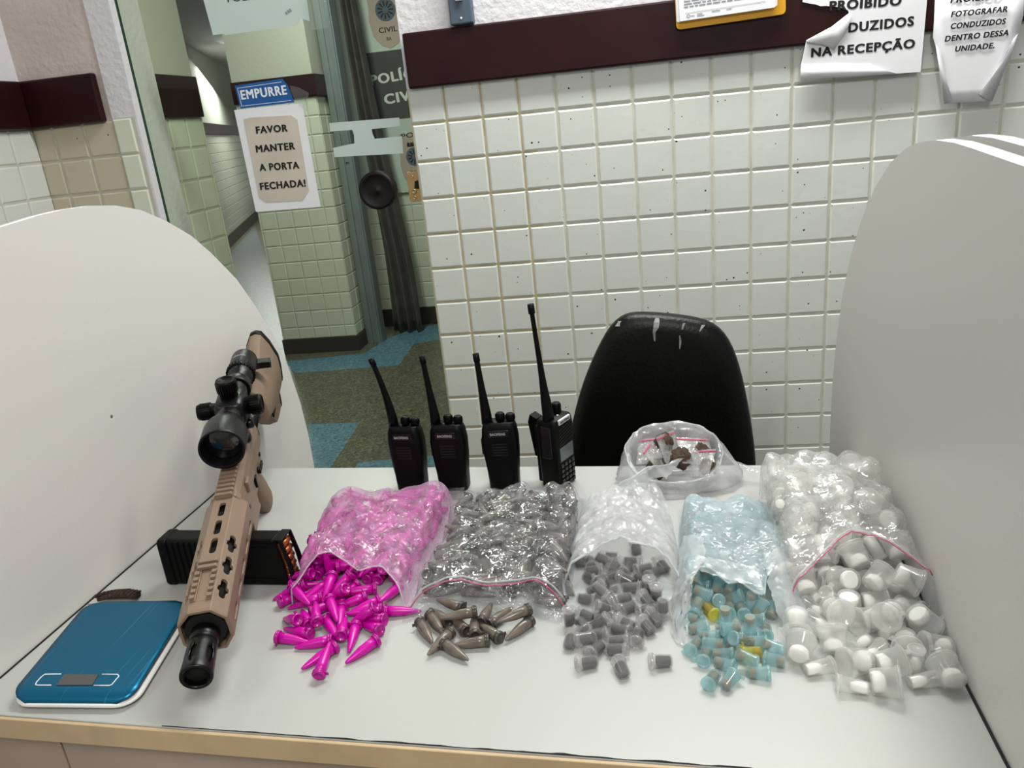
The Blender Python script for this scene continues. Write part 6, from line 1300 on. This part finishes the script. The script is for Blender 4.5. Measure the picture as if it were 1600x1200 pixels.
sheet3([[(.628, -1.215, z+.030), (.640, -1.225, z+.040), (.655, -1.235, z+.041)], [(.616, -1.28, z+.020), (.630, -1.29, z+.040), (.650, -1.295, z+.045)], [(.605, -1.35, z+.010), (.622, -1.335, z+.036), (.640, -1.32, z+.045)], [(.604, -1.40, z+.003), (.615, -1.375, z+.022), (.630, -1.345, z+.036)], [(.618, -1.412, z+.002), (.620, -1.395, z+.010), (.626, -1.365, z+.022)]], 'mouth_collar', M['film_collar'], 8, .004, 2)
sheet3([[(.722, -1.295, z+.040), (.745, -1.265, z+.042), (.766, -1.26, z+.022)], [(.722, -1.325, z+.044), (.745, -1.295, z+.046), (.768, -1.31, z+.018)], [(.722, -1.345, z+.030), (.742, -1.335, z+.036), (.764, -1.36, z+.006)], [(.730, -1.375, z+.008), (.742, -1.38, z+.014), (.755, -1.385, z+.002)]], 'mouth_collar', M['film_collar'], 8, .004, 7)
sheet3([[(.640, -1.292, z+.048), (.665, -1.296, z+.046), (.690, -1.305, z+.045), (.712, -1.315, z+.046)], [(.635, -1.318, z+.046), (.660, -1.318, z+.036), (.688, -1.330, z+.034), (.712, -1.345, z+.036)]], 'mouth_collar', M['film_collar'], 8, .003, 4)
# big bag of white vials
root = thing('white_vial_bag', 'big clear zip bag bulging with white vials against the right screen', 'plastic bag', (.83, -1.2, ZT), 0)
back = [(.745, -1.075), (.79, -1.065), (.85, -1.06), (.909, -1.065)]; left = [(.745, -1.075), (.742, -1.16), (.742, -1.26), (.742, -1.345)]; right = [(.909, -1.065), (.9075, -1.16), (.905, -1.26), (.9035, -1.345)]
front = [(.742, -1.345), (.765, -1.335), (.80, -1.305), (.83, -1.285), (.855, -1.285), (.88, -1.315), (.9035, -1.345)]
P = quad_grid(back, left, right, front, 64, 84); H = heights('white', P, only_in=False); fx = np.zeros(H.shape, bool); fx[0:2] = True; fx[-1:] = True; fx[:, 0] = True
H = np.where(fx, ZT + .002, H); H[-1] = ZT + .05; H[6:-1, -1] = np.maximum(H[6:-1, -1], ZT + .045)
Z = drape(H, fx, 120, .00003, soft=6); o_, G = film_obj(P, Z, 'film', M['film_big'], root, .0018, 55, 21)
edge_tube(G, -1, 'zip_strip', M['red'], root, .0008, dz=.0012); edge_tube(G, -3, 'zip_ridge', M['film_white'], root, .0012, dz=.001)
o = Vector(root.location); mb = MB()
mb.grid([[Vector((.742 - .004 * f, -1.30 - .10 * f + .0 * v, ZT + .002 + (.020 * (1 - v)) * (1 - f * .6))) + Vector((.03 * v * (1 - f * .5), 0, 0)) - o for v in (0, .3, .6, 1)] for f in np.linspace(0, 1, 8)]); mb.build('mouth_lip', M['film_clear'], root)
mb = MB(); mb.grid([[Vector((.9025 - .004 * f - .010 * v, -1.34 - .07 * f, ZT + .050 * (1 - f * .8) - .020 * v + .003)) - o for v in (0, .5, 1)] for f in np.linspace(0, 1, 8)]); mb.build('mouth_lip', M['film_clear'], root)

# ---------------------------------------------------------------- open bag of small zip bags at the back
bc = Vector((.636, -.988, ZT))
root = thing('open_back_bag', 'open rolled-down clear bag holding small baggies, on desk rear by chair', 'plastic bag', bc)
def ring(cx, cy, z, rx, ry, tilt=0, n_=56, amp=.003, sd=0, pw=.85):
    out = []
    for k_ in range(n_):
        a = 2*PI*k_/n_; c, s = math.cos(a), math.sin(a)
        x = cx + rx * math.copysign(abs(c)**pw, c); y = cy + ry * math.copysign(abs(s)**pw, s)
        w_ = amp * (fbm(3*c + sd, 3*s, z*40) + .5 * fbm(9*c, 9*s + sd, z*90))
        out.append(Vector((x + w_*c, y + w_*s, max(.0012, z + tilt * s + .6 * w_))))
    return out
secs = [ring(0, 0, .0015, .085, .040, 0, amp=.002), ring(.002, 0, .004, .096, .047, 0, amp=.003, sd=1), ring(.002, .0, .014, .102, .052, 0, amp=.006, sd=2), ring(.0, .0, .030, .094, .054, .004, amp=.007, sd=3), ring(-.004, 0, .046, .084, .053, .018, amp=.005, sd=4), ring(-.006, 0, .056, .077, .050, .032, amp=.003, sd=5), ring(-.006, 0, .058, .072, .047, .033, amp=.003, sd=5), ring(-.006, 0, .048, .069, .044, .024, amp=.004, sd=6), ring(-.004, 0, .030, .068, .040, .010, amp=.004, sd=7), ring(-.002, 0, .012, .070, .036, 0, amp=.004, sd=8)]
mb = MB(); mb.loft(secs, cap=False); mb.build('film', M['film_back'], root)
mb = MB(); mb.tube(secs[5] + [secs[5][0]], .0016, 6); mb.build('mouth_rim', M['film_collar'], root)
mb = MB(); mb.grid([[Vector((.088 + .045 * u_, -.012 + .03 * v_ * (1 - .5*u_) + .004 * math.sin(5*u_ + v_), .012 + .022 * (1 - u_) * math.sin(PI * (.15 + .7*v_)) + .010 * u_)) for v_ in np.linspace(0, 1, 8)] for u_ in np.linspace(0, 1, 9)]); mb.build('side_corner', M['film_clear'], root)
def clump(loc, r, sd, label):
    mb = MB(); n_, m_ = 18, 12; secs = []
    for j in range(m_ + 1):
        t = PI * j / m_; row = []
        for i in range(n_):
            a = 2*PI*i/n_; dv = Vector((math.sin(t)*math.cos(a), math.sin(t)*math.sin(a), math.cos(t)))
            k_ = r * (1 + .30 * fbm(dv.x*2.2 + sd, dv.y*2.2, dv.z*2.2) + .22 * abs(fbm(dv.x*6, dv.y*6 + sd, dv.z*6)))
            row.append(dv * k_)
        secs.append(row)
    mb.loft(secs, cap=False); o = mb.build('dried_clump', M['herb']); o.location = loc
    return tag(o, label, 'dried plant clump', 'clumps in the open back bag')
def baggie(loc, rot, label, w_=.045, h_=.05):
    t = thing('zip_baggie', label, 'baggie', loc, 0, 'small zip baggies in the open bag'); t.rotation_euler = rot
    mb = MB()
    for sg in (-1, 1):
        mb.grid([[Vector(((u - .5) * w_, (v - .5) * h_, sg * .005 * math.sin(PI*u)**.6 * math.sin(PI*min(1, v*1.15)) + .0012 * fbm(u*5, v*5, sg))) for v in np.linspace(0, 1, 11)] for u in np.linspace(0, 1, 11)])
    mb.build('film', M['film_big'], t)
    mb = MB(); mb.box((-w_/2, h_*.40, -.0016), (w_/2, h_*.44, .0016)); mb.build('zip_strip', M['red'], t); return t
z0 = ZT
clump((bc.x - .020, bc.y + .022, z0 + .064), .0150, 1, 'brown dried clump standing highest in the open bag')
clump((bc.x + .006, bc.y - .006, z0 + .046), .0165, 5, 'brown dried clump in the middle of the open bag')
clump((bc.x + .040, bc.y + .012, z0 + .050), .0125, 9, 'brown dried clump under shiny film, right in open bag')
clump((bc.x - .034, bc.y - .010, z0 + .032), .0160, 14, 'flattened brown clump inside the left baggie of the open bag')
clump((bc.x + .046, bc.y - .018, z0 + .034), .0135, 19, 'dark brown clump at the lower right of the open bag')
baggie((bc.x - .033, bc.y - .010, z0 + .046), (.85, .15, 1.35), 'small zip baggie with upright red strip, left in open bag', .056, .060)
baggie((bc.x - .010, bc.y + .012, z0 + .056), (1.1, .1, .9), 'small zip baggie behind the middle clump of the open bag', .05, .055)
baggie((bc.x + .030, bc.y + .006, z0 + .054), (.5, .2, .25), 'shiny zip baggie with slanted red strip, right in open bag', .056, .055)
baggie((bc.x + .034, bc.y - .020, z0 + .044), (.7, -.3, -.7), 'crumpled zip baggie at the front right of the open bag', .05, .05)
baggie((bc.x - .044, bc.y + .012, z0 + .054), (.6, -.2, -.3), 'zip baggie with level red strip at upper left of the open bag', .044, .05)
